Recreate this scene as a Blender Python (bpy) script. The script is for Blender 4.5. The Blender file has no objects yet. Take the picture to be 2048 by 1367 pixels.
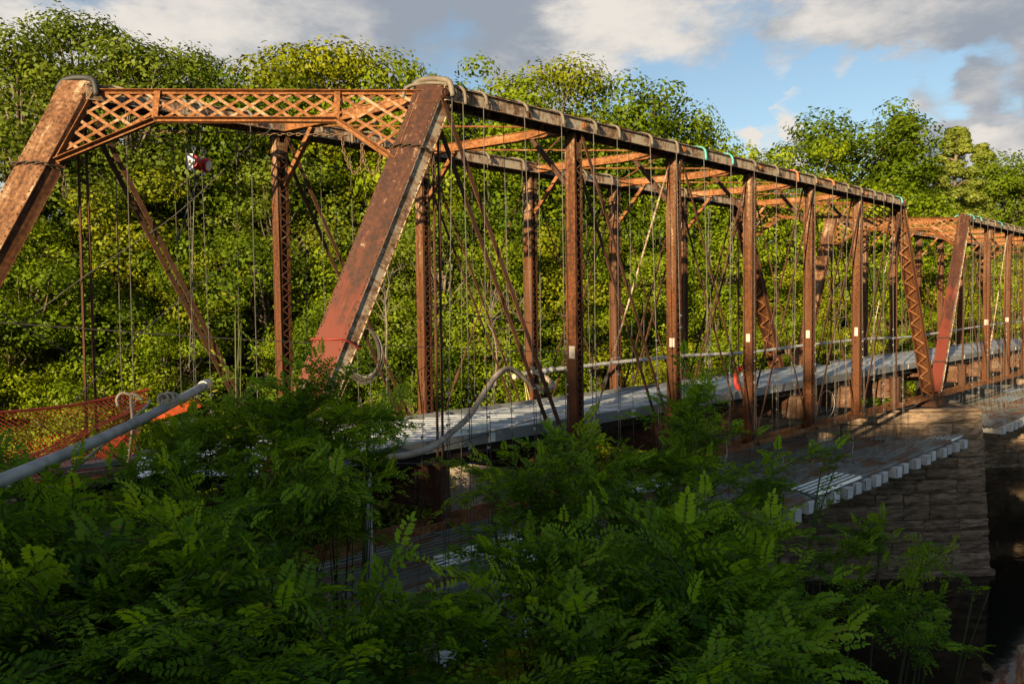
import bpy, math, random
import numpy as np
from mathutils import Vector, Matrix

SC = bpy.context.scene
COL = SC.collection
random.seed(7)
RNG = np.random.default_rng(11)

# ------------------------------------------------------------------ camera
P = 3.7                    # panel length of the truss, metres
H = 7.55                   # height of the truss
W = 4.03                   # distance between the two trusses
SK = -4.513                # skew: far truss is shifted along the axis
FPX, PITCH, ROLL, TH = 1576.54, -0.0430185, -0.0112266, 0.7895094
CAM = np.array([-5.225, -10.850, 3.813])
Fv = np.array([math.cos(TH)*math.cos(PITCH), math.sin(TH)*math.cos(PITCH), math.sin(PITCH)])
Rv = np.array([math.sin(TH), -math.cos(TH), 0.0])
Uv = np.cross(Rv, Fv)
RF = np.array([math.cos(TH), math.sin(TH), 0.0])     # level forward
c_, s_ = math.cos(ROLL), math.sin(ROLL)
Rr, Ur = c_*Rv + s_*Uv, -s_*Rv + c_*Uv

def ray(px, py):
    return Fv + Rr*((px-1024)/FPX) - Ur*((py-683.5)/FPX)
def at(px, py, d):
    """world point seen at photo pixel (px, py) at depth d"""
    return CAM + ray(px, py)*d
def at_v(px, py, v):
    r = ray(px, py); return CAM + r*((v-CAM[1])/r[1])
def at_z(px, py, z):
    r = ray(px, py); return CAM + r*((z-CAM[2])/r[2])

cam = bpy.data.cameras.new('camera')
cam.sensor_width = 36.0
cam.lens = FPX/2048*36
cam.clip_start, cam.clip_end = 0.05, 3000
camo = bpy.data.objects.new('camera', cam)
COL.objects.link(camo)
camo.matrix_world = Matrix(((Rr[0], Ur[0], -Fv[0], CAM[0]), (Rr[1], Ur[1], -Fv[1], CAM[1]), (Rr[2], Ur[2], -Fv[2], CAM[2]), (0, 0, 0, 1)))
SC.camera = camo

# ------------------------------------------------------------------ sun, sky, exposure
kdir = np.array([-SK, -W, 0.0])/math.hypot(SK, W)    # from the far truss to the near one along the skew
SUN = np.array([-0.955, -0.260, 0.200]); SUN /= np.linalg.norm(SUN)
sun = bpy.data.lights.new('sun', 'SUN')
sun.energy, sun.angle, sun.color = 5.0, math.radians(0.5), (1.0, 0.78, 0.48)
suno = bpy.data.objects.new('sun', sun)
COL.objects.link(suno)
suno.rotation_euler = Vector(SUN).to_track_quat('Z', 'Y').to_euler()
suno.location = (-40, -20, 40)

SC.view_settings.view_transform = 'Standard'
SC.view_settings.look = 'None'
SC.view_settings.gamma = 1.0
SC.view_settings.use_curve_mapping = False
SC.view_settings.exposure = 1.4
SC.cycles.use_denoising = True
SC.cycles.max_bounces = 6
SC.cycles.diffuse_bounces = 1
SC.cycles.transparent_max_bounces = 4
SC.cycles.sample_clamp_indirect = 4.0

class NT:
    """small helper around a node tree"""
    def __init__(s, tree): s.t = tree; s.n = tree.nodes; s.l = tree.links
    def new(s, typ, **kw):
        n = s.n.new(typ)
        for k, v in kw.items():
            if k.startswith('i_'): n.inputs[k[2:]].default_value = v
            else: setattr(n, k, v)
        return n
    def link(s, a, b): s.l.new(a, b)
    def put(s, sock, v):
        if hasattr(v, 'is_linked') or isinstance(v, bpy.types.NodeSocket): s.l.new(v, sock)
        else: sock.default_value = v
    def math(s, op, a, b=0.0, c=None, clamp=False):
        n = s.n.new('ShaderNodeMath'); n.operation = op; n.use_clamp = clamp
        s.put(n.inputs[0], a); s.put(n.inputs[1], b)
        if c is not None: s.put(n.inputs[2], c)
        return n.outputs[0]
    def vmath(s, op, a, b=(0, 0, 0), scale=None):
        n = s.n.new('ShaderNodeVectorMath'); n.operation = op
        s.put(n.inputs[0], a); s.put(n.inputs[1], b)
        if scale is not None: s.put(n.inputs['Scale'], scale)
        return n.outputs['Value'] if op in ('DOT_PRODUCT', 'LENGTH') else n.outputs[0]
    def noise(s, vec, scale, detail=4, rough=0.55, w=None, dist=0.0):
        n = s.n.new('ShaderNodeTexNoise')
        if w is not None: n.noise_dimensions = '4D'; s.put(n.inputs['W'], w)
        s.put(n.inputs['Vector'], vec)
        n.inputs['Scale'].default_value = scale; n.inputs['Detail'].default_value = detail
        n.inputs['Roughness'].default_value = rough; n.inputs['Distortion'].default_value = dist
        return n.outputs['Fac'], n.outputs['Color']
    def mix(s, fac, a, b):
        n = s.n.new('ShaderNodeMix'); n.data_type = 'RGBA'
        s.put(n.inputs[0], fac); s.put(n.inputs[6], a); s.put(n.inputs[7], b)
        return n.outputs[2]
    def step(s, v, lo, hi):
        n = s.n.new('ShaderNodeMapRange'); n.interpolation_type = 'SMOOTHSTEP'
        s.put(n.inputs[0], v); n.inputs[1].default_value = lo; n.inputs[2].default_value = hi
        return n.outputs[0]

def c4(c): return (c[0], c[1], c[2], 1.0)

world = bpy.data.worlds.new('World'); SC.world = world
world.use_nodes = True
wt = NT(world.node_tree)
for n in list(wt.n): wt.n.remove(n)
sky = wt.new('ShaderNodeTexSky', sky_type='NISHITA', sun_disc=False)
sky.sun_elevation = math.asin(SUN[2])
sky.sun_rotation = math.atan2(SUN[0], SUN[1])
sky.air_density, sky.dust_density, sky.ozone_density = 1.0, 0.7, 1.4
bg_sky = wt.new('ShaderNodeBackground', i_Strength=0.062)
wt.link(sky.outputs[0], bg_sky.inputs['Color'])
tc = wt.new('ShaderNodeTexCoord')
dirn = tc.outputs['Generated']
flat = wt.vmath('MULTIPLY', dirn, (1.0, 1.0, 2.3))
n1, c1 = wt.noise(flat, 3.6, 9, 0.62)
n2, c2 = wt.noise(flat, 11.0, 8, 0.62)
warp = wt.vmath('ADD', dirn, wt.vmath('SCALE', wt.vmath('SUBTRACT', c1, (0.5, 0.5, 0.5)), scale=0.11))
warp = wt.vmath('ADD', warp, wt.vmath('SCALE', wt.vmath('SUBTRACT', c2, (0.5, 0.5, 0.5)), scale=0.09))
warp = wt.vmath('NORMALIZE', warp)
def blob(px, py, rpx, soft=0.6):
    d = ray(px, py); d = d/np.linalg.norm(d)
    dot = wt.vmath('DOT_PRODUCT', warp, tuple(d))
    a = rpx/FPX
    return wt.step(dot, math.cos(a*(1+soft)), math.cos(a*(1-soft*0.8)))
def total(items, base):
    acc = base
    for (px, py, r, w, soft) in items:
        acc = wt.math('MULTIPLY_ADD', blob(px, py, r, soft), w, acc)
    return acc
dens = total([(150, -60, 330, 0.60, 0.5), (520, 0, 220, 0.52, 0.6), (720, 50, 110, 0.35, 0.6), (1020, 50, 130, 0.48, 0.6), (860, 90, 60, 0.22, 0.7), (1240, 60, 100, 0.62, 0.6), (1120, 20, 130, 0.55, 0.6), (1100, 90, 60, 0.35, 0.6), (1360, 50, 70, 0.42, 0.6),
              (1450, 85, 75, 0.32, 0.7), (1720, -10, 210, 0.30, 0.7), (1960, 30, 150, 0.30, 0.7), (1660, 105, 85, 0.30, 0.7), (1850, 100, 100, 0.18, 0.7), (1600, 30, 110, 0.2, 0.7),
              (1860, 265, 95, 0.55, 0.4), (2010, 265, 110, 0.6, 0.4), (1560, 315, 62, 0.66, 0.3), (1488, 270, 32, 0.66, 0.3), (1600, 245, 34, 0.66, 0.3), (2040, 330, 60, 0.4, 0.4),
              (1330, 200, 150, -0.40, 0.5), (900, 150, 70, -0.35, 0.6), (1560, 190, 90, -0.65, 0.5), (1700, 195, 75, -0.9, 0.5), (1830, 190, 65, -0.9, 0.5), (1960, 182, 60, -0.8, 0.5), (1480, 25, 50, -0.25, 0.6)],
             wt.math('MULTIPLY_ADD', n1, 1.7, wt.math('MULTIPLY_ADD', n2, 1.5, -1.42)))
mask = wt.step(dens, 0.12, 0.85)
lit = total([(60, 30, 230, 0.30, 0.7), (450, 10, 120, 0.10, 0.7), (1560, 300, 110, 1.2, 0.4), (700, 40, 210, -0.22, 0.6), (960, 60, 150, -0.45, 0.6), (1780, -10, 190, -0.22, 0.7),
             (1240, 70, 110, 0.34, 0.6), (1930, 250, 170, -0.30, 0.5), (2010, 325, 60, 0.7, 0.5), (1680, 115, 130, 0.22, 0.7), (1850, 120, 110, 0.15, 0.7)],
            wt.math('MULTIPLY_ADD', n2, 1.9, wt.math('MULTIPLY_ADD', n1, -1.6, 0.30)))
ccol = wt.mix(wt.step(lit, -0.15, 1.05), c4((0.34, 0.385, 0.45)), c4((0.88, 0.82, 0.75)))
bg_cloud = wt.new('ShaderNodeBackground', i_Strength=0.36)
wt.link(ccol, bg_cloud.inputs['Color'])
mixs = wt.new('ShaderNodeMixShader')
wt.link(mask, mixs.inputs[0]); wt.link(bg_sky.outputs[0], mixs.inputs[1]); wt.link(bg_cloud.outputs[0], mixs.inputs[2])
wo = wt.new('ShaderNodeOutputWorld'); wt.link(mixs.outputs[0], wo.inputs['Surface'])

# ------------------------------------------------------------------ materials
def mat_base(name):
    m = bpy.data.materials.new(name); m.use_nodes = True
    t = NT(m.node_tree)
    for n in list(t.n): t.n.remove(n)
    out = t.new('ShaderNodeOutputMaterial')
    return m, t, out

def principled(t, out, col, rough=0.8, metal=0.0, spec=0.3, bump=None, bstr=0.3, bdist=0.01):
    b = t.new('ShaderNodeBsdfPrincipled')
    t.put(b.inputs['Base Color'], c4(col) if isinstance(col, tuple) and len(col) == 3 else col)
    t.put(b.inputs['Roughness'], rough); t.put(b.inputs['Metallic'], metal)
    b.inputs['Specular IOR Level'].default_value = spec
    if bump is not None:
        bn = t.new('ShaderNodeBump'); bn.inputs['Strength'].default_value = bstr; bn.inputs['Distance'].default_value = bdist
        t.link(bump, bn.inputs['Height']); t.link(bn.outputs[0], b.inputs['Normal'])
    t.link(b.outputs[0], out.inputs['Surface'])
    return b

def rust_mat(name, rust, rust2, paint, amount, paint2=None, amount2=0.0, streak=(1.0, 5.0), rough=0.78, zpaint=0.0, zpaint2=0.0, stain_=0.30):
    """steel with flaking paint; the UV map is in metres (along the member, across it)"""
    m, t, out = mat_base(name)
    uv = t.new('ShaderNodeUVMap').outputs[0]
    oi = t.new('ShaderNodeObjectInfo').outputs['Random']
    w = t.math('MULTIPLY', oi, 37.0)
    st = t.vmath('MULTIPLY', uv, (streak[0], streak[1], 1.0))
    a, _ = t.noise(st, 1.3, 8, 0.68, w)
    b, _ = t.noise(uv, 14.0, 6, 0.65, w)
    d, _ = t.noise(uv, 0.8, 3, 0.5, t.math('ADD', w, 9.0))
    e, _ = t.noise(uv, 55.0, 3, 0.6, w)
    col = t.mix(t.step(t.math('ADD', t.math('MULTIPLY', b, 0.6), t.math('MULTIPLY', a, 0.4)), 0.38, 0.62), c4(rust2), c4(rust))
    sep = t.new('ShaderNodeSeparateXYZ'); t.link(t.new('ShaderNodeTexCoord').outputs['Object'], sep.inputs[0])
    zz = t.math('SUBTRACT', t.math('DIVIDE', sep.outputs[2], H), 0.5)      # flaking paint survives higher up; the second colour shifts with height
    f = t.math('ADD', t.math('MULTIPLY', a, 0.75), t.math('ADD', t.math('MULTIPLY', b, 0.42), t.math('MULTIPLY_ADD', d, 0.25, t.math('MULTIPLY', zz, zpaint))))
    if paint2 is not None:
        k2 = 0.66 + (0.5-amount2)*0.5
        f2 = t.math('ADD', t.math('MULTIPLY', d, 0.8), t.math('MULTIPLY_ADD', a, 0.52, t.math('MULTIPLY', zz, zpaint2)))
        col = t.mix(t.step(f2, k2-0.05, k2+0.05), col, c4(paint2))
    k = 0.71 + (0.5-amount)*0.5
    pcol = t.mix(t.step(e, 0.3, 0.75), c4(tuple(x*0.72 for x in paint)), c4(paint))
    stain = t.step(f, k-0.16, k+0.02)
    col = t.mix(t.math('MULTIPLY', stain, stain_), col, c4(tuple(0.5*(x+y) for x, y in zip(rust, paint))))
    col = t.mix(t.step(f, k-0.03, k+0.06), col, pcol)
    hgt = t.math('ADD', t.math('MULTIPLY', t.step(f, k-0.03, k+0.03), 0.6), t.math('MULTIPLY', b, 0.6))
    principled(t, out, col, rough, 0.0, 0.25, hgt, 0.5, 0.006)
    return m

M = {}
M['post'] = rust_mat('rusty post steel', (0.120, 0.038, 0.008), (0.028, 0.011, 0.005), (0.34, 0.24, 0.145), 0.14, (0.075, 0.028, 0.010), 0.5, (0.45, 6.0), zpaint=0.3)
M['chord'] = rust_mat('weathered chord paint', (0.180, 0.066, 0.018), (0.060, 0.026, 0.012), (0.44, 0.365, 0.27), 0.50, None, 0, (4.5, 1.2), stain_=0.6)
M['red'] = rust_mat('red primer over steel', (0.080, 0.027, 0.012), (0.030, 0.014, 0.010), (0.34, 0.26, 0.18), 0.20, (0.125, 0.026, 0.014), 0.50, (0.9, 5.5), 0.6, zpaint=0.16, zpaint2=-0.55, stain_=0.03)  # red colour low down, darker brown higher up
M['red2'] = rust_mat('brown and tan flaking paint', (0.185, 0.068, 0.018), (0.036, 0.016, 0.009), (0.38, 0.28, 0.18), 0.38, (0.085, 0.030, 0.012), 0.35, (0.7, 4.0))
M['orange'] = rust_mat('orange rust', (0.25, 0.092, 0.021), (0.095, 0.034, 0.011), (0.36, 0.25, 0.16), 0.28, None, 0, (1.6, 3.0))
M['lattice'] = rust_mat('flaking lattice paint', (0.25, 0.090, 0.022), (0.095, 0.034, 0.011), (0.38, 0.26, 0.155), 0.38, None, 0, (1.2, 2.0))
M['dark'] = rust_mat('dark rust', (0.085, 0.034, 0.015), (0.036, 0.017, 0.010), (0.30, 0.22, 0.16), 0.10, None, 0, (0.6, 4.0))
M['beam'] = rust_mat('stained tan girder paint', (0.11, 0.042, 0.016), (0.04, 0.018, 0.010), (0.20, 0.155, 0.10), 0.34, None, 0, (1.0, 1.5))
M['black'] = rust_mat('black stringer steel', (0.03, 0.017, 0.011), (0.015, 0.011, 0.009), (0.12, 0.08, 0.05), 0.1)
M['white_patch'] = rust_mat('white survey paint', (0.2, 0.07, 0.03), (0.12, 0.04, 0.02), (0.46, 0.42, 0.36), 0.72)

def galv_mat(name, lo, hi, rough=0.38, metal=0.75, rust=0.0, rustcol=(0.17, 0.075, 0.032)):
    m, t, out = mat_base(name)
    uv = t.new('ShaderNodeUVMap').outputs[0]
    oi = t.new('ShaderNodeObjectInfo').outputs['Random']
    w = t.math('MULTIPLY', oi, 61.0)
    a, _ = t.noise(t.vmath('MULTIPLY', uv, (0.6, 3.0, 1)), 1.5, 6, 0.6, w)
    b, _ = t.noise(uv, 22, 4, 0.6, w)
    f = t.math('ADD', t.math('MULTIPLY', a, 0.7), t.math('MULTIPLY', b, 0.3))
    f = t.math('ADD', f, t.math('MULTIPLY', t.math('SUBTRACT', oi, 0.5), 0.22))
    col = t.mix(t.step(f, 0.32, 0.68), c4(lo), c4(hi))
    met = metal
    if rust > 0:
        r, _ = t.noise(t.vmath('MULTIPLY', uv, (0.45, 1.6, 1)), 1.1, 7, 0.66, t.math('ADD', w, 5.0))
        k = 0.62-rust*0.3
        rm = t.step(r, k, k+0.12)
        col = t.mix(rm, col, c4(rustcol))
        met = t.math('MULTIPLY', t.math('SUBTRACT', 1.0, rm), metal)
    rg = t.math('MULTIPLY_ADD', a, 0.35, rough-0.15)
    principled(t, out, col, rg, met, 0.4, b, 0.12, 0.004)
    return m
M['galv'] = galv_mat('galvanised deck plank', (0.32, 0.34, 0.355), (0.60, 0.625, 0.645), 0.34, 0.85)
M['galv_edge'] = galv_mat('grey galvanised channel', (0.14, 0.145, 0.145), (0.26, 0.26, 0.25), 0.6, 0.3, 0.1)
M['sheet'] = galv_mat('weathered corrugated sheet', (0.12, 0.12, 0.10), (0.28, 0.275, 0.24), 0.75, 0.2, 0.5)
M['sheet_new'] = galv_mat('bright corrugated sheet', (0.48, 0.50, 0.50), (0.66, 0.68, 0.69), 0.36, 0.7, 0.08)
M['white_metal'] = galv_mat('white painted metal', (0.45, 0.44, 0.42), (0.70, 0.68, 0.65), 0.55, 0.0)

def plain(name, col, rough=0.7, metal=0.0, var=0.25, scale=8.0, spec=0.3):
    m, t, out = mat_base(name)
    co = t.new('ShaderNodeTexCoord').outputs['Object']
    oi = t.new('ShaderNodeObjectInfo').outputs['Random']
    a, _ = t.noise(co, scale, 6, 0.65, t.math('MULTIPLY', oi, 20.0))
    lo = tuple(x*(1-var) for x in col); hi = tuple(min(1, x*(1+var)) for x in col)
    principled(t, out, t.mix(t.step(a, 0.3, 0.7), c4(lo), c4(hi)), rough, metal, spec, a, 0.25, 0.005)
    return m
M['hose_grey'] = plain('grey hose rubber', (0.14, 0.115, 0.085), 0.7)
M['hose_teal'] = plain('turquoise hose', (0.08, 0.30, 0.27), 0.5)
M['hose_orange'] = plain('faded orange hose', (0.45, 0.13, 0.05), 0.6)
M['hose_black'] = plain('black hose rubber', (0.03, 0.03, 0.03), 0.6)
M['wire'] = plain('steel wire rope', (0.085, 0.075, 0.065), 0.6, 0.3)
M['clip'] = plain('zinc clip', (0.36, 0.36, 0.35), 0.35, 0.8)
M['conduit'] = plain('pale grey conduit', (0.38, 0.37, 0.35), 0.55)
M['bighose'] = plain('dusty tan hose', (0.30, 0.24, 0.19), 0.65, 0, 0.35, 4)
M['pole'] = plain('dull steel pole', (0.32, 0.32, 0.31), 0.55, 0.35, 0.3, 5)
M['rope'] = plain('pale braided rope', (0.36, 0.30, 0.22), 0.9, 0, 0.3, 60)
M['net'] = plain('orange plastic mesh', (0.80, 0.10, 0.03), 0.5, 0, 0.2, 5)
M['red_plastic'] = plain('red plastic', (0.48, 0.02, 0.02), 0.4, 0, 0.15)
M['dark_red'] = plain('dark red sleeve', (0.22, 0.022, 0.016), 0.6)
M['white_plastic'] = plain('white plastic', (0.72, 0.70, 0.68), 0.4, 0, 0.12)
M['chain'] = plain('rusty chain', (0.15, 0.095, 0.05), 0.6, 0.3)
M['chain_dark'] = plain('dark chain', (0.055, 0.035, 0.022), 0.6, 0.3)
M['timber'] = plain('weathered timber', (0.30, 0.21, 0.14), 0.85, 0, 0.35, 12)
M['tape'] = plain('yellow tape', (0.60, 0.55, 0.16), 0.5)
M['orange_paint'] = plain('orange painted steel', (0.60, 0.10, 0.025), 0.5, 0, 0.25)
M['bark'] = plain('bark', (0.10, 0.075, 0.05), 0.95, 0, 0.4, 6)
M['bark_pale'] = plain('pale bark', (0.13, 0.105, 0.075), 0.95, 0, 0.35, 6)
M['twig'] = plain('green brown twig', (0.065, 0.075, 0.022), 0.9)
M['green_cloth'] = plain('pale cloth tarpaulin', (0.17, 0.145, 0.11), 0.9)

def leaf_mat(name, dark, light, gloss=0.06, trans=0.35, yellow=False):
    m, t, out = mat_base(name)
    at_ = t.new('ShaderNodeAttribute'); at_.attribute_name = 'rnd'
    oi = t.new('ShaderNodeObjectInfo').outputs['Random']
    f = t.math('ADD', t.math('MULTIPLY', at_.outputs['Fac'], 0.75), t.math('MULTIPLY', oi, 0.25))
    col = t.mix(f, c4(dark), c4(light))
    if yellow: col = t.mix(t.step(at_.outputs['Fac'], 0.985, 0.995), col, c4((0.30, 0.26, 0.03)))
    tcol = t.mix(f, c4((dark[0]*2.2, dark[1]*2.0, dark[2]*0.8)), c4((light[0]*1.9, light[1]*1.6, light[2]*0.6)))
    d = t.new('ShaderNodeBsdfDiffuse'); t.link(col, d.inputs['Color'])
    tr = t.new('ShaderNodeBsdfTranslucent'); t.link(tcol, tr.inputs['Color'])
    g = t.new('ShaderNodeBsdfGlossy'); g.inputs['Roughness'].default_value = 0.45; g.inputs['Color'].default_value = (0.8, 0.8, 0.8, 1)
    m1 = t.new('ShaderNodeMixShader'); m1.inputs[0].default_value = trans
    t.link(d.outputs[0], m1.inputs[1]); t.link(tr.outputs[0], m1.inputs[2])
    m2 = t.new('ShaderNodeMixShader'); m2.inputs[0].default_value = gloss
    t.link(m1.outputs[0], m2.inputs[1]); t.link(g.outputs[0], m2.inputs[2])
    t.link(m2.outputs[0], out.inputs['Surface'])
    return m
M['leaf_maple'] = leaf_mat('maple leaves', (0.034, 0.075, 0.003), (0.200, 0.250, 0.007), 0.006, 0.18)
M['leaf_olive'] = leaf_mat('olive leaves', (0.055, 0.085, 0.004), (0.225, 0.235, 0.008), 0.006, 0.18)
M['leaf_dark'] = leaf_mat('dark leaves', (0.020, 0.048, 0.003), (0.110, 0.155, 0.006), 0.006, 0.18)
M['leaf_pale'] = leaf_mat('pale leaves', (0.10, 0.135, 0.02), (0.24, 0.27, 0.04), 0.01, 0.33)
M['leaf_locust'] = leaf_mat('locust leaves', (0.014, 0.070, 0.003), (0.230, 0.390, 0.012), 0.012, 0.42, yellow=True)
M['leaf_young'] = leaf_mat('young locust leaves', (0.060, 0.150, 0.006), (0.340, 0.480, 0.020), 0.012, 0.45, yellow=True)
M['leaf_vine'] = leaf_mat('vine leaves', (0.030, 0.085, 0.006), (0.170, 0.270, 0.016), 0.015, 0.33, yellow=True)
M['leaf_blue'] = leaf_mat('bluish feathery leaves', (0.040, 0.075, 0.008), (0.150, 0.185, 0.016), 0.008, 0.28)
M['leaf_brown'] = leaf_mat('browning leaves', (0.13, 0.08, 0.02), (0.22, 0.15, 0.035), 0.01, 0.33)
M['grass'] = leaf_mat('grass blades', (0.03, 0.06, 0.012), (0.075, 0.115, 0.02), 0.02)

def ground_mat():
    m, t, out = mat_base('bank soil and litter')
    co = t.new('ShaderNodeTexCoord').outputs['Object']
    a, _ = t.noise(co, 0.35, 8, 0.65); b, _ = t.noise(co, 3.0, 6, 0.7)
    col = t.mix(t.step(a, 0.35, 0.65), c4((0.045, 0.038, 0.022)), c4((0.035, 0.055, 0.015)))
    col = t.mix(t.step(b, 0.45, 0.7), col, c4((0.09, 0.07, 0.045)))
    principled(t, out, col, 0.95, 0, 0.1, b, 0.8, 0.15)
    return m
M['ground'] = ground_mat()

def water_mat():
    m, t, out = mat_base('dark river water')
    co = t.new('ShaderNodeTexCoord').outputs['Object']
    a, _ = t.noise(t.vmath('MULTIPLY', co, (1, 1, 1)), 1.6, 4, 0.5, None, 0.6)
    b, _ = t.noise(co, 0.25, 3, 0.5)
    h = t.math('ADD', t.math('MULTIPLY', a, 0.5), b)
    principled(t, out, (0.006, 0.006, 0.004), 0.05, 0.0, 0.35, h, 0.12, 0.08)
    return m
M['water'] = water_mat()

def stone_mat():
    m, t, out = mat_base('weathered sandstone')
    co = t.new('ShaderNodeTexCoord').outputs['Object']
    oi = t.new('ShaderNodeObjectInfo').outputs['Random']
    lay = t.vmath('MULTIPLY', co, (0.9, 0.9, 4.5))
    a, _ = t.noise(lay, 2.2, 8, 0.68, t.math('MULTIPLY', oi, 30.0))
    b, _ = t.noise(co, 9.0, 6, 0.7)
    col = t.mix(oi, c4((0.24, 0.160, 0.098)), c4((0.36, 0.255, 0.165)))
    col = t.mix(t.step(a, 0.36, 0.60), c4((0.10, 0.073, 0.053)), col)
    col = t.mix(t.math('MULTIPLY', t.step(b, 0.5, 0.75), 0.5), col, c4((0.25, 0.20, 0.15)))
    e, _ = t.noise(co, 0.7, 6, 0.65)
    col = t.mix(t.math('MULTIPLY', t.step(e, 0.52, 0.68), 0.6), col, c4((0.045, 0.036, 0.026)))
    h = t.math('ADD', a, t.math('MULTIPLY', b, 0.35))
    principled(t, out, col, 0.95, 0, 0.15, h, 0.7, 0.04)
    return m
M['stone'] = stone_mat()
M['mortar'] = plain('dark mortar', (0.05, 0.042, 0.034), 0.95)
M['rock'] = plain('tan rock outcrop', (0.20, 0.16, 0.115), 0.95, 0, 0.45, 1.5)
M['gravel'] = plain('packed gravel road', (0.055, 0.048, 0.04), 0.95, 0, 0.3, 6)

# ------------------------------------------------------------------ object helpers
def link(o, parent=None):
    COL.objects.link(o)
    if parent is not None: o.parent = parent
    return o
def tag(o, label=None, cat=None, group=None, kind=None):
    if label: o['label'] = label
    if cat: o['category'] = cat
    if group: o['group'] = group
    if kind: o['kind'] = kind
    return o
def thing(name, loc, label, cat, group=None):
    o = bpy.data.objects.new(name, None); o.location = Vector(loc); o.empty_display_size = 0.2
    return tag(link(o), label, cat, group)
def copy_tree(o, parent=None):
    kids = list(o.children)
    c = o.copy(); COL.objects.link(c)
    if parent is not None: c.parent = parent
    for k in kids: copy_tree(k, c)
    return c

def V(*a): return np.array(a, float)
def unit(v):
    v = np.asarray(v, float); n = np.linalg.norm(v)
    return v/n if n > 1e-12 else v

class MB:
    """collects geometry; the UV map runs in metres along and across each member"""
    def __init__(s): s.v = []; s.f = []; s.uv = []; s.off = random.random()*20
    def quad(s, pts, uvs):
        i = len(s.v); s.v.extend([tuple(p) for p in pts]); s.f.append(tuple(range(i, i+len(pts)))); s.uv.extend(uvs)
    def beam(s, a, b, w, h, up=(0, 0, 1), caps=True):
        """box from a to b, w across, h along 'up'"""
        a = np.asarray(a, float); b = np.asarray(b, float)
        d = unit(b-a); up = np.asarray(up, float)
        side = np.cross(d, up)
        if np.linalg.norm(side) < 1e-6: side = np.cross(d, V(1, 0.1, 0))
        side = unit(side); upv = unit(np.cross(side, d))
        L = np.linalg.norm(b-a)
        S, Q = side*w/2, upv*h/2
        ring = [-S-Q, S-Q, S+Q, -S+Q]
        dist = [0, w, w+h, 2*w+h, 2*w+2*h]
        o = s.off = s.off + 0.731
        for k in range(4):
            r0, r1 = ring[k], ring[(k+1) % 4]
            s.quad([a+r0, a+r1, b+r1, b+r0], [(o, dist[k]+o), (o, dist[k+1]+o), (o+L, dist[k+1]+o), (o+L, dist[k]+o)])
        if caps:
            s.quad([a+ring[3], a+ring[2], a+ring[1], a+ring[0]], [(o, o), (o, o+w), (o+h, o+w), (o+h, o)])
            s.quad([b+ring[0], b+ring[1], b+ring[2], b+ring[3]], [(o, o), (o, o+w), (o+h, o+w), (o+h, o)])
        return s
    def tube(s, pts, r, n=6, closed=False):
        pts = [np.asarray(p, float) for p in pts]
        m = len(pts); rr = r if hasattr(r, '__len__') else [r]*m
        rings = []; base = len(s.v); prev = None; L = 0.0; ls = []
        for i, p in enumerate(pts):
            if closed: d = unit(pts[(i+1) % m]-pts[i-1])
            else: d = unit(pts[min(i+1, m-1)]-pts[max(i-1, 0)])
            if prev is None:
                q = V(0, 0, 1) if abs(d[2]) < 0.9 else V(1, 0, 0)
                x = unit(np.cross(d, q))
            else:
                x = unit(prev - d*np.dot(prev, d))
            prev = x; y = np.cross(d, x)
            if i: L += np.linalg.norm(pts[i]-pts[i-1])
            ls.append(L)
            for k in range(n):
                a = 2*math.pi*k/n
                s.v.append(tuple(p + (x*math.cos(a)+y*math.sin(a))*rr[i]))
        per = 2*math.pi*max(rr)
        for i in range(m if closed else m-1):
            j = (i+1) % m
            l0, l1 = ls[i], (ls[j] if j else L+0.1)
            for k in range(n):
                k2 = (k+1) % n
                s.f.append((base+i*n+k, base+i*n+k2, base+j*n+k2, base+j*n+k))
                s.uv.extend([(l0, per*k/n), (l0, per*(k+1)/n), (l1, per*(k+1)/n), (l1, per*k/n)])
        if not closed:
            s.f.append(tuple(base+k for k in reversed(range(n)))); s.uv.extend([(0, 0)]*n)
            s.f.append(tuple(base+(m-1)*n+k for k in range(n))); s.uv.extend([(0, 0)]*n)
        return s
    def poly_prism(s, pts, thick):
        """flat polygon given in 3-D, thickened along its normal"""
        pts = [np.asarray(p, float) for p in pts]
        nrm = unit(np.cross(pts[1]-pts[0], pts[2]-pts[0])); q = nrm*thick/2
        ex = unit(pts[1]-pts[0]); ey = np.cross(nrm, ex)
        uv = [(float(np.dot(p-pts[0], ex)), float(np.dot(p-pts[0], ey))) for p in pts]
        s.quad([p+q for p in pts], uv)
        s.quad([p-q for p in reversed(pts)], list(reversed(uv)))
        for i in range(len(pts)):
            a, b = pts[i], pts[(i+1) % len(pts)]
            L = float(np.linalg.norm(b-a))
            s.quad([a-q, b-q, b+q, a+q], [(0, 0), (L, 0), (L, thick), (0, thick)])
        return s
    def disc(s, c, axis, r, depth, n=12):
        c = np.asarray(c, float); a = unit(axis)
        return s.tube([c-a*depth/2, c+a*depth/2], r, n)
    def mesh(s, name, smooth=False):
        me = bpy.data.meshes.new(name)
        me.from_pydata([tuple(map(float, p)) for p in s.v], [], s.f)
        uvl = me.uv_layers.new(name='UVMap')
        uvl.data.foreach_set('uv', np.array(s.uv, dtype=np.float32).ravel())
        if smooth: me.polygons.foreach_set('use_smooth', [True]*len(me.polygons))
        me.update()
        return me
    def build(s, name, mat, parent=None, smooth=False, **kw):
        me = s.mesh(name, smooth); me.materials.append(mat)
        o = bpy.data.objects.new(name, me)
        link(o, parent)
        return tag(o, **kw)

def inst(name, mesh, parent=None, loc=(0, 0, 0), **kw):
    o = bpy.data.objects.new(name, mesh); o.location = Vector(loc)
    link(o, parent)
    return tag(o, **kw)

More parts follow.
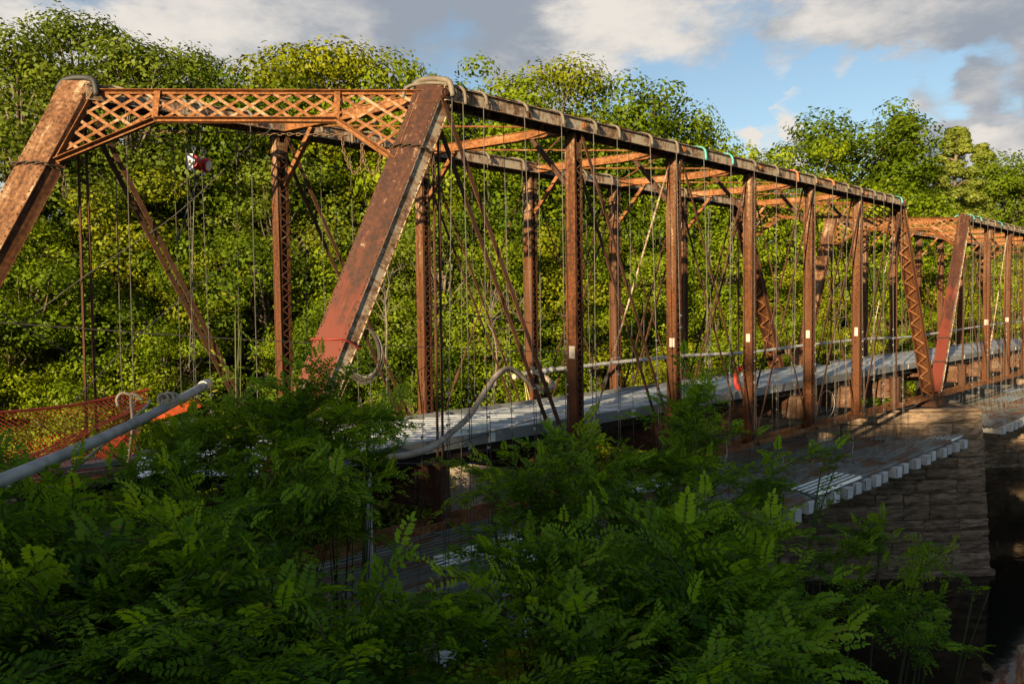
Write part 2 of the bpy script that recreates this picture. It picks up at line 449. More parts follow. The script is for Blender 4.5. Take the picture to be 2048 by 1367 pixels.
def mesh_np(name, verts, quads, mat, rnd=None):
    me = bpy.data.meshes.new(name)
    nv, nf = len(verts), len(quads)
    k = quads.shape[1]
    me.vertices.add(nv); me.vertices.foreach_set('co', np.ascontiguousarray(verts, dtype=np.float32).ravel())
    me.loops.add(nf*k); me.loops.foreach_set('vertex_index', np.ascontiguousarray(quads, dtype=np.int32).ravel())
    me.polygons.add(nf)
    me.polygons.foreach_set('loop_start', np.arange(0, nf*k, k, dtype=np.int32))
    if rnd is not None:
        at_ = me.attributes.new('rnd', 'FLOAT', 'FACE'); at_.data.foreach_set('value', np.asarray(rnd, dtype=np.float32))
    me.update(calc_edges=True); me.validate()
    if mat is not None: me.materials.append(mat)
    return me

def spline(pts, n=8):
    """Catmull-Rom through points"""
    p = [np.asarray(q, float) for q in pts]
    p = [2*p[0]-p[1]] + p + [2*p[-1]-p[-2]]
    out = []
    for i in range(1, len(p)-2):
        for k in range(n):
            t = k/n
            out.append(0.5*((2*p[i]) + (-p[i-1]+p[i+1])*t + (2*p[i-1]-5*p[i]+4*p[i+1]-p[i+2])*t*t + (-p[i-1]+3*p[i]-3*p[i+1]+p[i+2])*t**3))
    out.append(p[-2])
    return out

def rw(x, y):
    """plan coordinates relative to the camera: r to the right, w forward"""
    dx, dy = x-CAM[0], y-CAM[1]
    return dx*Rv[0]+dy*Rv[1], dx*RF[0]+dy*RF[1]
def from_rw(r, w): return CAM[0]+r*Rv[0]+w*RF[0], CAM[1]+r*Rv[1]+w*RF[1]
def sstep(a, b, x):
    t = np.clip((x-a)/(b-a), 0, 1); return t*t*(3-2*t)

# ------------------------------------------------------------------ ground and water
WATER = -7.2
def shore(r):
    return np.where(r > 0, 39+0.72*r, 39+0.36*r)
def ground_z(x, y):
    r, w = rw(np.asarray(x, float), np.asarray(y, float))
    edge = 1.2 + 10.0*sstep(-2.5, -7.5, r)
    near = 2.15 - 0.85*sstep(-3, -8, r)*sstep(2, 9, w)
    drop = sstep(edge, edge+9.5, w)
    z = near*(1-drop) + (-9.0)*drop
    q = w-shore(r)
    rise = np.where(q < 0, 0, np.minimum(q*0.58, 15+0.06*q))
    far = -8.0 + 1.6*sstep(-4, 0, q) + rise
    z = np.where(q > -4, np.maximum(z, far), z)
    z = z + 0.25*np.sin(x*0.9+y*0.4)*np.sin(y*0.7-x*0.3)*(np.abs(w) > 3)
    return z
def build_ground():
    def axis(c):
        a = [0.0]; st = 1.0
        while a[-1] < 900:
            st = 1.0 if a[-1] < 45 else st*1.12
            a.append(a[-1]+st)
        a = np.array(a); return np.concatenate([-a[::-1][:-1], a])+c
    xs, ys = axis(12.0), axis(12.0)
    X, Y = np.meshgrid(xs, ys, indexing='ij')
    Z = ground_z(X, Y)
    verts = np.stack([X.ravel(), Y.ravel(), Z.ravel()], 1)
    nx, ny = len(xs), len(ys)
    I = np.arange(nx*ny).reshape(nx, ny)
    q = np.stack([I[:-1, :-1].ravel(), I[1:, :-1].ravel(), I[1:, 1:].ravel(), I[:-1, 1:].ravel()], 1)
    me = mesh_np('ground', verts, q, M['ground'])
    me.polygons.foreach_set('use_smooth', [True]*len(me.polygons))
    inst('ground', me, kind='structure')
build_ground()
mb = MB(); mb.quad([(-700, -700, WATER), (900, -700, WATER), (900, 900, WATER), (-700, 900, WATER)], [(0, 0), (1, 0), (1, 1), (0, 1)])
mb.build('water', M['water'], kind='structure')

# ------------------------------------------------------------------ stone piers
KD = np.array([4.513, -4.028, 0])/math.hypot(4.513, 4.028)     # along the skewed pier, towards the camera side
KN = np.array([-KD[1], KD[0], 0.0])                            # through the pier, away from the camera
def stone_block(parent, origin, L, Hh, D, ex, ey, rough=0.035):
    """one rough-faced block: front face split into a jittered grid, origin = lower left front corner"""
    mb = MB(); nx = 4; nz = 3
    def pt(i, k, j):
        a = ex*(L*i/nx) + V(0, 0, 1)*(Hh*k/nz)
        edge = i in (0, nx) or k in (0, nz)
        out = random.uniform(-0.07, 0.03) if edge else random.uniform(0.005, rough+0.05)
        return origin + a - ey*out
    g = [[pt(i, k, 0) for k in range(nz+1)] for i in range(nx+1)]
    for i in range(nx):
        for k in range(nz):
            mb.quad([g[i][k], g[i+1][k], g[i+1][k+1], g[i][k+1]], [(0, 0), (1, 0), (1, 1), (0, 1)])
    b0, b1 = origin+ey*D, origin+ex*L+ey*D
    up = V(0, 0, Hh)
    top = [g[i][nz] for i in range(nx+1)]; bot = [g[i][0] for i in range(nx+1)]
    mb.quad(top+[b1+up, b0+up], [(0, 0)]*(nx+3)); mb.quad(list(reversed(bot))+[b0, b1], [(0, 0)]*(nx+3))
    lf = [g[0][k] for k in range(nz+1)]; rt = [g[nx][k] for k in range(nz+1)]
    mb.quad(lf+[b0+up, b0], [(0, 0)]*(nz+3)); mb.quad(list(reversed(rt))+[b1, b1+up], [(0, 0)]*(nz+3))
    mb.quad([b0, b0+up, b1+up, b1], [(0, 0)]*4)
    return mb.build('stone', M['stone'], parent)

def pier(front_right, top, base, length, thick, batter, label, base_step=0.0):
    """coursed ashlar pier; front_right = foot of the right front corner at water level"""
    root = thing('stone_pier', (front_right[0], front_right[1], base), label, 'pier')
    org = V(0, 0, 0)
    rows = []; z = 0.0
    while z < top-base-0.35:
        h = random.choice((0.46, 0.54, 0.6, 0.68)); rows.append((z, min(h, top-base-z))); z += h
    if top-base-z > 0.05: rows.append((z, top-base-z))
    core = MB(); ins = 0.07
    zt = top-base-0.05
    a = [org-KD*ins+KN*ins, org-KD*(length-ins)+KN*ins, org-KD*(length-ins)+KN*(thick-ins), org-KD*ins+KN*(thick-ins)]
    bt = batter*zt
    b = [org-KD*(ins+bt)+KN*(ins+bt*0.5), org-KD*(length-ins)+KN*(ins+bt*0.5), org-KD*(length-ins)+KN*(thick-ins), org-KD*(ins+bt)+KN*(thick-ins)]
    b = [p+V(0, 0, zt) for p in b]
    for i in range(4):
        j = (i+1) % 4
        core.quad([a[i], a[j], b[j], b[i]], [(0, 0)]*4)
    core.quad(b, [(0, 0)]*4)
    core.build('core', M['mortar'], root)
    for ri, (z0, h) in enumerate(rows):
        off = batter*z0
        st = base_step if ri == 0 else 0.0
        lastrow = ri >= len(rows)-2
        proj = 0.06 if ri == len(rows)-1 else 0.0
        o0 = org - KD*(off-st-proj) + KN*(off*0.5-st-proj) + V(0, 0, z0+0.008)
        s = 0.0
        while s < length-off-0.2:
            L = min(random.uniform(0.85, 1.7)*(1.5 if lastrow else 1.0), length-off-s)
            p = o0 - KD*(s+L) + KD*0.02
            stone_block(root, p - KN*random.uniform(0, 0.05), L-0.022, h-0.028, 0.3, KD, KN)
            s += L
        # right end face
        t = 0.31
        while t < thick-off*0.5-0.15:
            L = min(random.uniform(0.8, 1.3), thick-off*0.5-t)
            stone_block(root, o0 + KN*(t+0.012), L-0.024, h-0.02, 0.3, KN, -KD)
            t += L
    return root
pier1 = pier((30.75, -2.05), -0.42, WATER-0.3, 13.0, 2.0, 0.055, 'coursed brown stone pier under the joint of the two bridge spans', 0.12)
pier2 = copy_tree(pier1); pier2.location.x += 8.2*P
pier2['label'] = 'shadowed stone pier farther off at right beyond the first pier'
# abutment wall behind the shrubs
abut = pier((0.1, -1.6), -0.42, -6.5, 12.0, 2.2, 0.02, 'stone abutment at the near end of the bridge behind shrubs')

# ------------------------------------------------------------------ truss span
def up_of(a, b):
    return V(0, 0, 1)

def laced(mb, a, b, side, half, pitch, w=0.035, t=0.008):
    """zigzag lacing between two lines a->b offset by +-side*half"""
    a = np.asarray(a, float); b = np.asarray(b, float); L = np.linalg.norm(b-a); d = (b-a)/L
    n = max(2, int(L/pitch)); nrm = np.cross(d, side)
    for i in range(n):
        p = a+d*(L*i/n); q = a+d*(L*(i+1)/n)
        sg = 1 if i % 2 == 0 else -1
        mb.beam(p+side*half*sg, q-side*half*sg, w, t, nrm, False)

def build_span():
    root = thing('truss_span', (0, 0, 0), 'nearer rusty iron through truss span with latticed portal and hanging cables', 'bridge span')
    eU, eV, eZ = V(1, 0, 0), V(0, 1, 0), V(0, 0, 1)
    slope = unit(V(P, 0, H))
    sides = ((0.0, 0.0, -1), (W, SK, 1))       # v, u offset, outward sign
    for v, uo, sg in sides:
        def N(k, z=0.0, dv=0.0): return V(k*P+uo, v+dv, z)
        near = sg < 0
        # inclined end posts
        for (k0, k1) in ((0, 1), (8, 7)):
            a, b = N(k0), N(k1, H)
            d = unit(b-a); nrm = unit(np.cross(eV, d))          # in the truss plane
            if nrm[2] < 0: nrm = -nrm                            # upwards face of the member
            Lm = np.linalg.norm(b-a)
            a2 = a + d*0.1; b2 = b + d*0.16
            ks = unit(V(-SK, -W, 0)); out = -sg                     # the posts are skewed: their covers lie parallel to the portal
            def cover(p, q, hw, off, th):
                mm.poly_prism([p+nrm*off-ks*hw, q+nrm*off-ks*hw, q+nrm*off+ks*hw, p+nrm*off+ks*hw], th)
            mm = MB()
            cover(a2, b2, 0.245, 0.135, 0.014)
            cover(b2-d*0.42, b2+d*0.01, 0.246, 0.147, 0.010)         # splice plate at the head
            cover(a2+d*2.05, a2+d*2.5, 0.246, 0.147, 0.010)
            mm.poly_prism([b2+nrm*0.128-ks*0.2, b2+nrm*0.128+ks*0.2, b2-nrm*0.12+ks*0.2, b2-nrm*0.12-ks*0.2], 0.012)
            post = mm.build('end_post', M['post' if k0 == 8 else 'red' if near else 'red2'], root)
            for q in (-1, 1):
                sd = MB(); sd.beam(a2+ks*0.205*q, b2+ks*0.205*q, 0.012, 0.255, nrm)
                sd.beam(a2+ks*0.225*q-nrm*0.125, b2+ks*0.225*q-nrm*0.125, 0.04, 0.012, nrm)
                sd.beam(a2+ks*0.225*q+nrm*0.120, b2+ks*0.225*q+nrm*0.120, 0.04, 0.012, nrm)
                sd.build('side_channel', M['post' if k0 == 8 or not near else 'chord'], post)
            lc = MB(); laced(lc, a2-nrm*0.136, b2-nrm*0.136, ks, 0.19, 0.3, 0.055, 0.01)
            lc.build('lacing', M['orange'], post, kind='stuff')
            rv = MB(); n = int(Lm/0.14)
            for i in range(n):
                p = a2+d*(0.07+Lm*0.985*i/n)+nrm*(0.1425)
                for q in (-1, 1):
                    rv.disc(p+ks*0.215*q, nrm, 0.015, 0.02, 6)
                rv.disc(p-nrm*0.23+ks*0.245*out, eV, 0.013, 0.02, 6)
            rv.build('rivets', M['post'], post, kind='stuff')
            pin = MB(); pin.disc(b-d*0.02+eV*0.26*sg, eV, 0.085, 0.09, 10); pin.disc(b-d*0.02+eV*0.31*sg, eV, 0.045, 0.05, 6); pin.build('pin', M['dark'], root)
        # top chord
        m = MB(); a, b = N(1, H)+eU*0.02, N(7, H)-eU*0.02
        m.beam(a+eZ*0.135, b+eZ*0.135, 0.56, 0.014, eZ)
        for k in range(1, 7):
            p = N(k, H+0.147)+eU*1.2; m.beam(p, p+eU*0.6, 0.562, 0.010, eZ)
        chord = m.build('top_chord', M['dark'], root)
        for q in (-1, 1):
            sd = MB()
            for k in range(1, 7):
                sd.beam(N(k, H)+eV*0.235*q+eU*(0.02 if k == 1 else 0.003), N(k+1, H)+eV*0.235*q-eU*0.003, 0.012, 0.255, eZ)
            sd.beam(a+eV*0.262*q-eZ*0.125, b+eV*0.262*q-eZ*0.125, 0.05, 0.012, eZ)
            sd.beam(a+eV*0.262*q+eZ*0.122, b+eV*0.262*q+eZ*0.122, 0.05, 0.010, eZ)
            sd.build('side_channel', M['chord'], chord)
        lc = MB(); laced(lc, a-eZ*0.136, b-eZ*0.136, eV, 0.22, 0.36, 0.06, 0.01); lc.build('lacing', M['dark'], chord, kind='stuff')
        for k in range(2, 7):
            pin = MB(); pin.disc(N(k, H)+eU*0.06+eV*0.26*sg, eV, 0.07, 0.06, 10); pin.disc(N(k, H)+eU*0.06+eV*0.29*sg, eV, 0.04, 0.06, 6); pin.build('pin', M['orange'], root)
        # posts
        for k in range(2, 7):
            a, b = N(k, 0.02), N(k, H-0.13)
            m = MB(); hw = 0.135; hu = 0.115
            for q in (-1, 1):
                m.beam(a+eU*hu*q, b+eU*hu*q, 0.27, 0.012, eU)
                for q2 in (-1, 1):
                    m.beam(a+eU*(hu-0.032)*q+eV*(hw-0.004)*q2, b+eU*(hu-0.032)*q+eV*(hw-0.004)*q2, 0.008, 0.05, eU)
            for z in (0.5, H-0.5):
                for q2 in (-1, 1): m.beam(V(k*P+uo, v+(hw+0.004)*q2, z-0.17), V(k*P+uo, v+(hw+0.004)*q2, z+0.17), 0.008, 0.22, eU)
            post = m.build('post', M['post'], root)
            lc = MB()
            for q2 in (-1, 1): laced(lc, a+eV*(hw+0.004)*q2+eZ*0.6, b+eV*(hw+0.004)*q2-eZ*0.4, eU, 0.088, 0.118, 0.026, 0.008)
            lc.build('lacing', M['post'], post, kind='stuff')
            if near:
                pz = CAM[2]+(CAM[2]-2.9)*0 - 0.92
                ph, pw_ = (0.13, 0.16) if k == 2 else (random.uniform(0.10, 0.15), random.uniform(0.10, 0.15)); pz += random.uniform(-0.05, 0.05)
                pm = MB(); pm.beam(V(k*P+uo-hu-0.008, v-0.02, pz-ph), V(k*P+uo-hu-0.008, v-0.02, pz+ph), 0.004, pw_, eV)
                pm.build('paint_patch', M['white_patch'], post)
        # hip verticals: pairs of rods
        for k in (1, 7):
            for q in (-1, 1):
                m = MB(); m.tube([N(k, 0.0)+eU*0.10*q+eV*0.05*q, N(k, H-0.1)+eU*0.06*q], 0.024, 6); m.build('hip_rod', M['dark'], root)
        # diagonals: pairs of flat bars
        for (k0, k1) in ((1, 2), (2, 3), (3, 4), (7, 6), (6, 5), (5, 4)):
            big = 0.085 if k0 in (1, 7) else (0.07 if k0 in (2, 6) else 0.05)
            for q in (-1, 1):
                m = MB(); a, b = N(k0, H-0.02)+eV*0.17*q, N(k1, 0.02)+eV*0.17*q
                m.beam(a, b, 0.028, big, unit(np.cross(eV, b-a))); m.build('diagonal_bar', M['dark'], root)
        # counters: single rods with turnbuckles
        for (k0, k1) in ((3, 2), (4, 3), (4, 5), (5, 6)):
            m = MB(); a, b = N(k0, H-0.05)+eV*0.03, N(k1, 0.05)+eV*0.03
            m.tube([a, b], 0.021, 6); c = a+(b-a)*0.72; dd = unit(b-a)
            m.tube([c-dd*0.2, c-dd*0.16, c+dd*0.16, c+dd*0.2], [0.021, 0.042, 0.042, 0.021], 6)
            m.build('counter_rod', M['chord' if (k0, k1) == (3, 2) else 'dark'], root)
        # bottom chord: eyebars in pairs
        for k in range(0, 8):
            for q in (-1, 1):
                m = MB(); a, b = N(k)+eV*0.2*q, N(k+1)+eV*0.2*q
                m.beam(a+eU*0.05, b-eU*0.05, 0.035, 0.14, eZ)
                m.disc(a, eV, 0.10, 0.04, 10); m.disc(b+eV*0.045, eV, 0.10, 0.04, 10)
                m.build('bottom_chord_bar', M['orange'], root)
            pin = MB(); pin.disc(N(k), eV, 0.05, 0.62, 8); pin.build('pin', M['dark'], root)
        # bearing shoes
        for k in (0, 8):
            m = MB(); p = N(k)
            m.beam(p+eV*-0.4+eZ*-0.36, p+eV*0.4+eZ*-0.36, 0.7, 0.06, eZ)
            m.beam(p+eV*-0.33+eZ*-0.23, p+eV*0.33+eZ*-0.23, 0.5, 0.2, eZ)
            for q in (-0.24, 0, 0.24): m.poly_prism([p+eV*q+eU*-0.3+eZ*-0.14, p+eV*q+eU*0.3+eZ*-0.14, p+eV*q+eU*0.13+eZ*0.12, p+eV*q+eU*-0.13+eZ*0.12], 0.03)
            m.build('bearing_shoe', M['dark'], root)
        # hanger blocks under the near end of the floor beams
        for k in range(1, 8):
            m = MB(); p = N(k)
            m.beam(p+eZ*0.06+eV*0.0, p+eZ*1.05, 0.22, 0.26, eV); m.beam(p+eZ*1.05-eV*0.2, p+eZ*1.05+eV*0.2, 0.34, 0.03, eZ)
            m.build('hanger_block', M['dark'], root)
    # portals at both ends
    Lp = math.hypot(SK, W)
    ks = unit(V(-SK, -W, 0))                                     # far -> near
    for (k1, dirx) in ((1, -1), (7, 1)):
        e = unit(V(dirx*P, 0, -H)); far = V(k1*P+SK, W, H) - e*0.02
        nn = unit(np.cross(ks, e))
        if nn[0]*dirx < 0: nn = -nn
        far = far + nn*0.03
        PT = lambda s, t: far + ks*s + e*t
        m = MB()
        s0, s1 = 0.26, Lp-0.26; bt = 0.56; kn = 1.5; kt = 1.38
        def ang(p, q, w=0.09):
            m.beam(p+nn*0.02, q+nn*0.02, 0.012, w, np.cross(unit(q-p), nn)); m.beam(p+nn*0.06, q+nn*0.06, 0.09, 0.012, np.cross(unit(q-p), nn))
            m.beam(p-nn*0.035, q-nn*0.035, 0.012, w, np.cross(unit(q-p), nn))
        ang(PT(s0, 0.0), PT(s1, 0.0)); ang(PT(kn, bt), PT(Lp-kn, bt))
        ang(PT(s0-0.04, kt), PT(kn-0.02, bt+0.012)); ang(PT(s1+0.04, kt), PT(Lp-kn+0.02, bt+0.012))
        m.beam(PT(s0, 0.05), PT(s0-0.03, kt), 0.012, 0.16, nn); m.beam(PT(s1, 0.05), PT(s1+0.03, kt), 0.012, 0.16, nn)
        portal = m.build('portal_frame', M['orange'], root)
        for s in (kn, Lp-kn):
            mv = MB(); mv.beam(PT(s-0.328*bt, 0.0)+nn*0.05, PT(s, bt)+nn*0.05, 0.02, 0.10, ks); mv.build('stiffener', M['orange'], portal)
        def inside(s, t):
            if t < 0 or s < s0 or s > s1: return False
            if kn <= s <= Lp-kn: return t <= bt
            q = s if s < kn else Lp-s
            return t <= kt-(kt-bt)*(q-s0)/(kn-s0)
        pitch = 0.36; slope_ = 1.35
        for sg2 in (1, -1):
            i = -8
            while i*pitch < Lp+8*pitch:
                sa = i*pitch; i += 1
                kk = 0.328+sg2*slope_
                run = [t for t in np.linspace(0.0, kt, 150) if inside(sa+kk*t, t)]
                if len(run) < 6: continue
                lb = MB(); z = 0.008*sg2
                lb.beam(PT(sa+kk*run[0], run[0])+nn*z, PT(sa+kk*run[-1], run[-1])+nn*z, 0.012, 0.052, np.cross(ks, nn))
                lb.build('lattice_bar', M['lattice'], portal)
    # lateral struts, knee braces and tie rods
    for k in range(1, 7):
        a = V(k*P, 0, H-0.03); b = V((k+1)*P+SK, W, H-0.03); d = unit(b-a)
        if k > 1 or True:
            m = MB(); a2, b2 = a+d*0.26, b-d*0.26
            m.beam(a2+eZ*0.09, b2+eZ*0.09, 0.17, 0.012, eZ); m.beam(a2-eZ*0.09, b2-eZ*0.09, 0.17, 0.012, eZ)
            sd = np.cross(d, eZ)
            m.beam(a2+sd*0.05, b2+sd*0.05, 0.012, 0.17, eZ); m.beam(a2-sd*0.05, b2-sd*0.05, 0.012, 0.17, eZ)
            m.build('strut', M['orange'], root)
        for (p, q, ok) in ((a, d, k >= 2), (b, -d, True)):
            if ok:
                m = MB(); m.beam(p+q*0.15-eZ*1.15, p+q*1.0-eZ*0.1, 0.1, 0.09, eZ); m.build('knee_brace', M['orange' if q is not d else 'dark'], root)
    for k in range(1, 6):
        for (u0, u1) in ((k*P, (k+2)*P+SK), ((k+1)*P, (k+1)*P+SK)):
            m = MB(); m.tube([V(u0, 0.1, H+0.02), V(u1, W-0.1, H+0.02)], 0.02, 6); m.build('tie_rod', M['orange'], root)
    # floor beams and stringers
    for k in range(1, 8):
        a = V(k*P, 0.02, 0.62); b = V((k+1)*P+SK, W-0.02, 0.62); d = unit(b-a); sd = np.cross(d, eZ)
        a2, b2 = a+d*0.16, b-d*0.16
        m = MB(); m.beam(a2, b2, 0.014, 0.72, eZ); fb = m.build('floor_beam', M['beam'], root)
        f = MB()
        for q in (-1, 1): f.beam(a2+eZ*0.368*q, b2+eZ*0.368*q, 0.24, 0.016, eZ)
        f.build('flange', M['dark'], fb)
        f = MB()
        for s in np.linspace(0.35, np.linalg.norm(b2-a2)-0.35, 5):
            for q in (-1, 1): f.beam(a2+d*s+sd*0.05*q-eZ*0.35, a2+d*s+sd*0.05*q+eZ*0.35, 0.075, 0.012, d)
        f.build('stiffener', M['beam'], fb)
    for v in (0.55, 1.5, 2.5, 3.45):
        sh = SK*v/W
        m = MB(); a, b = V(P*0.05+sh+0.3, v, 1.10), V(8*P+sh+0.1, v, 1.10)
        m.beam(a, b, 0.012, 0.2, eZ); m.beam(a+eZ*0.108, b+eZ*0.108, 0.16, 0.014, eZ); m.beam(a-eZ*0.108, b-eZ*0.108, 0.16, 0.014, eZ)
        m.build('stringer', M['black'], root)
    return root
span1 = build_span()
span2 = copy_tree(span1); span2.location.x = 8.2*P
span2['label'] = 'second rusty truss span beyond the stone pier at right with sunlit end posts'
tag(span1, group='truss spans of the bridge'); tag(span2, group='truss spans of the bridge')

# ------------------------------------------------------------------ galvanised walkway deck on the stringers
def corr_mesh(name, L, wid, rib, ribs, mat, t=0.004, trap=0.5, extra=None):
    """trapezoidal sheet: length along x, width along y, ribs along x"""
    mb = MB(); prof = []
    pw = wid/ribs
    for i in range(ribs):
        y = i*pw
        prof += [(y, 0), (y+pw*0.25, 0), (y+pw*0.40, rib), (y+pw*0.85, rib)]
    prof.append((wid, 0))
    for i in range(len(prof)-1):
        (y0, z0), (y1, z1) = prof[i], prof[i+1]
        mb.quad([(0, y0, z0), (L, y0, z0), (L, y1, z1), (0, y1, z1)], [(0, y0), (L, y0), (L, y1), (0, y1)])
        mb.quad([(0, y1, z1-t), (L, y1, z1-t), (L, y0, z0-t), (0, y0, z0-t)], [(0, y1), (L, y1), (L, y0), (0, y0)])
        for x in (0, L):
            mb.quad([(x, y0, z0-t), (x, y0, z0), (x, y1, z1), (x, y1, z1-t)], [(0, 0)]*4)
    me = mb.mesh(name); me.materials.append(mat)
    return me
V0, V1 = 0.42, 3.30
DZ = 1.235

def build_deck():
    root = thing('walkway_deck', (0, 0, 0), 'grey galvanised plank walkway laid through the nearer truss span', 'deck')
    Lk = (V1-V0)/abs(kdir[1])-0.10
    pitch = 0.46; wperp = pitch*abs(kdir[1])
    me = corr_mesh('deck_plank', Lk, wperp*0.84, 0.085, 1, M['galv'])
    ang = math.atan2(kdir[1], kdir[0])
    u = 0.85; i = 0
    while u < 8*P+0.2:
        o = inst('deck_plank', me, root)
        # start on the far edge
        uf = u + (V1-V0)*(SK/W)
        p = V(uf, V1, DZ)+kdir*0.05
        o.location = (p[0], p[1], p[2]+random.uniform(0, 0.012)); o.rotation_euler = (random.uniform(-0.01, 0.01), 0, ang)
        u += pitch; i += 1
    for (v, sh, nm) in ((V0-0.05, 0.0, 'edge_channel'), (V1+0.05, (V1-V0)*SK/W, 'edge_channel')):
        uu = 0.75
        while uu < 8*P:
            L = min(4.6, 8*P+0.25-uu)
            m = MB(); a, b = V(uu+sh+0.01, v, DZ+0.06), V(uu+sh+L-0.01, v, DZ+0.06)
            m.beam(a, b, 0.02, 0.22, V(0, 0, 1)); m.beam(a+V(0, 0.03, 0.105), b+V(0, 0.03, 0.105), 0.075, 0.012, V(0, 0, 1))
            ch = m.build(nm, M['galv_edge'], root)
            bk = MB(); q = V(uu+sh+L-0.14, v-0.03, DZ+0.06); bk.beam(q, q+V(0.16, 0, 0), 0.03, 0.18, V(0, 0, 1)); bk.build('splice_bracket', M['galv'], ch)
            uu += L
    return root
deck1 = build_deck()
deck2 = copy_tree(deck1); deck2.location.x = 8.2*P
deck2['label'] = 'grey walkway deck continuing through the second truss span at right'

# ------------------------------------------------------------------ suspended platform of corrugated sheets
PZ = -1.6
def build_platform(u0, u1, v0, v1, label):
    root = thing('suspended_platform', (u0, v0, PZ), label, 'platform')
    LS, WS = 3.2, 0.92
    old = corr_mesh('sheet_old', LS, WS, 0.07, 5, M['sheet']); new = corr_mesh('sheet_new', LS, WS, 0.07, 5, M['sheet_new'])
    nv = int((v1-v0)/0.9)
    rnd = random.Random(5)
    for j in range(nv):
        v = v0+j*0.9; sh = (v-v0)*SK/W
        u = u0+sh*0.8; i = 0
        while u < u1+sh-0.8:
            me = new if rnd.random() < (0.34 if j < 1 else 0.05) else old
            o = inst('corrugated_sheet', me, root)
            o.location = (u-u0, v-v0, rnd.uniform(0.0, 0.03)+0.012*(i % 2)); o.rotation_euler = (rnd.uniform(-0.015, 0.015), rnd.uniform(-0.008, 0.008), rnd.uniform(-0.012, 0.012))
            u += LS-0.25; i += 1
    u = u0+0.9
    jm = MB()
    jm.beam((0, -0.05, -0.18), (0, 3.2, -0.18), 0.012, 0.34, (0, 0, 1))
    jm.beam((0.17, -0.05, -0.025), (0.17, 3.2, -0.025), 0.33, 0.012, (0, 0, 1)); jm.beam((0.17, -0.05, -0.345), (0.17, 3.2, -0.345), 0.33, 0.012, (0, 0, 1))
    jm.beam((0.34, -0.05, -0.18), (0.34, 3.2, -0.18), 0.012, 0.34, (0, 0, 1))
    jm.beam((0.04, -0.057, -0.185), (0.34, -0.057, -0.185), 0.012, 0.32, (0, 0, 1))
    jme = jm.mesh('joist'); jme.materials.append(M['white_metal'])
    while u < u1-0.3:
        o = inst('joist', jme, root); o.location = (u-u0, rnd.uniform(-0.12, 0.02), -0.012)
        o.rotation_euler = (0, 0, -0.15 + rnd.uniform(-0.03, 0.03))
        u += 0.92+rnd.uniform(-0.25, 0.2)
    return root
plat1 = build_platform(1.6, 30.2, -1.25, 5.0, 'suspended platform of rusty corrugated sheets hung below the nearer span')
plat2 = build_platform(33.3, 58.0, -1.5, 5.0, 'suspended platform of corrugated sheets hung below the second span')

# ------------------------------------------------------------------ suspension cables hung over the chords
PNL = ['over the portal corner', 'between portal and first post', 'between first and second posts', 'between second and third posts', 'between third and fourth posts', 'between fourth and fifth posts', 'between fifth post and chord end']
def panel(u, off=0.0): return PNL[int(max(0, min(6, math.floor((u-off)/P+0.02))))]
def cable(u, v, side, hose, label, group, z0=PZ+0.05, lean=0.0, out=0.42, name='suspension_cable', clips=4, low=True):
    """wire looped over a chord, with a hose sleeve on the chord and clips low down"""
    root = thing(name, (u, v, z0), label, 'cable', group)
    zt = H+0.17-z0; f0 = random.uniform(0.30, 0.44) if u < 14 else random.uniform(0.12, 0.40)
    hw = 0.30
    for q in (-1, 1):
        bot = V(lean + random.uniform(-0.12, 0.12), q*(hw + random.uniform(0.0, 0.14)), 0 if q*side > 0 or not low else 0.0)
        top = V(random.uniform(-0.02, 0.02), q*hw, zt-0.12)
        mid = bot*0.5+top*0.5+V(random.uniform(-0.03, 0.03), 0, 0)
        m = MB(); m.tube([bot, mid, top], random.uniform(0.0055, 0.0095), 5); m.build('wire', M['wire'], root)
        if q == side:
            m = MB(); b2 = bot+V(0.07, 0.03*q, 0); m.tube([b2, b2+(top-b2)*0.38], 0.0065, 5); m.build('wire', M['wire'], root)
        for c in range(clips if q == side else 2):
            f = f0 + 0.032*c + random.uniform(-0.006, 0.006)
            p = bot+(top-bot)*f + V(0.02, 0, 0)
            m = MB(); m.beam(p-V(0.036, 0, 0), p+V(0.036, 0, 0), 0.03, 0.028, (0, 0, 1)); m.beam(p-V(0.03, 0, 0.03), p-V(0.03, 0, -0.03), 0.02, 0.02, (1, 0, 0)); m.build('clip', M['clip'], root)
    dx = 0.0
    k_ = random.uniform(0.6, 1.5); dr = random.uniform(0.16, 0.34)
    arc = [V(0.05, -hw-0.03, zt-dr), V(0.03, -hw-0.015, zt-0.09), V(-0.03*k_, -hw+0.07, zt-0.01), V(-0.16*k_, 0.0, zt+0.025), V(-0.32*k_, hw-0.07, zt-0.012), V(-0.38*k_, hw+0.01, zt-0.09), V(-0.40*k_, hw+0.03, zt-0.24)]
    m = MB(); m.tube(spline(arc, 4), 0.030, 8); m.build('hose_sleeve', hose, root, smooth=True)
    return root
GN = 'cables hung over the near top chord of the first span'
near_px = [905, 925, 968, 1050, 1122, 1188, 1235, 1300, 1352, 1408, 1462, 1508, 1553, 1593, 1630, 1665, 1695, 1722, 1748, 1768, 1785, 1802]
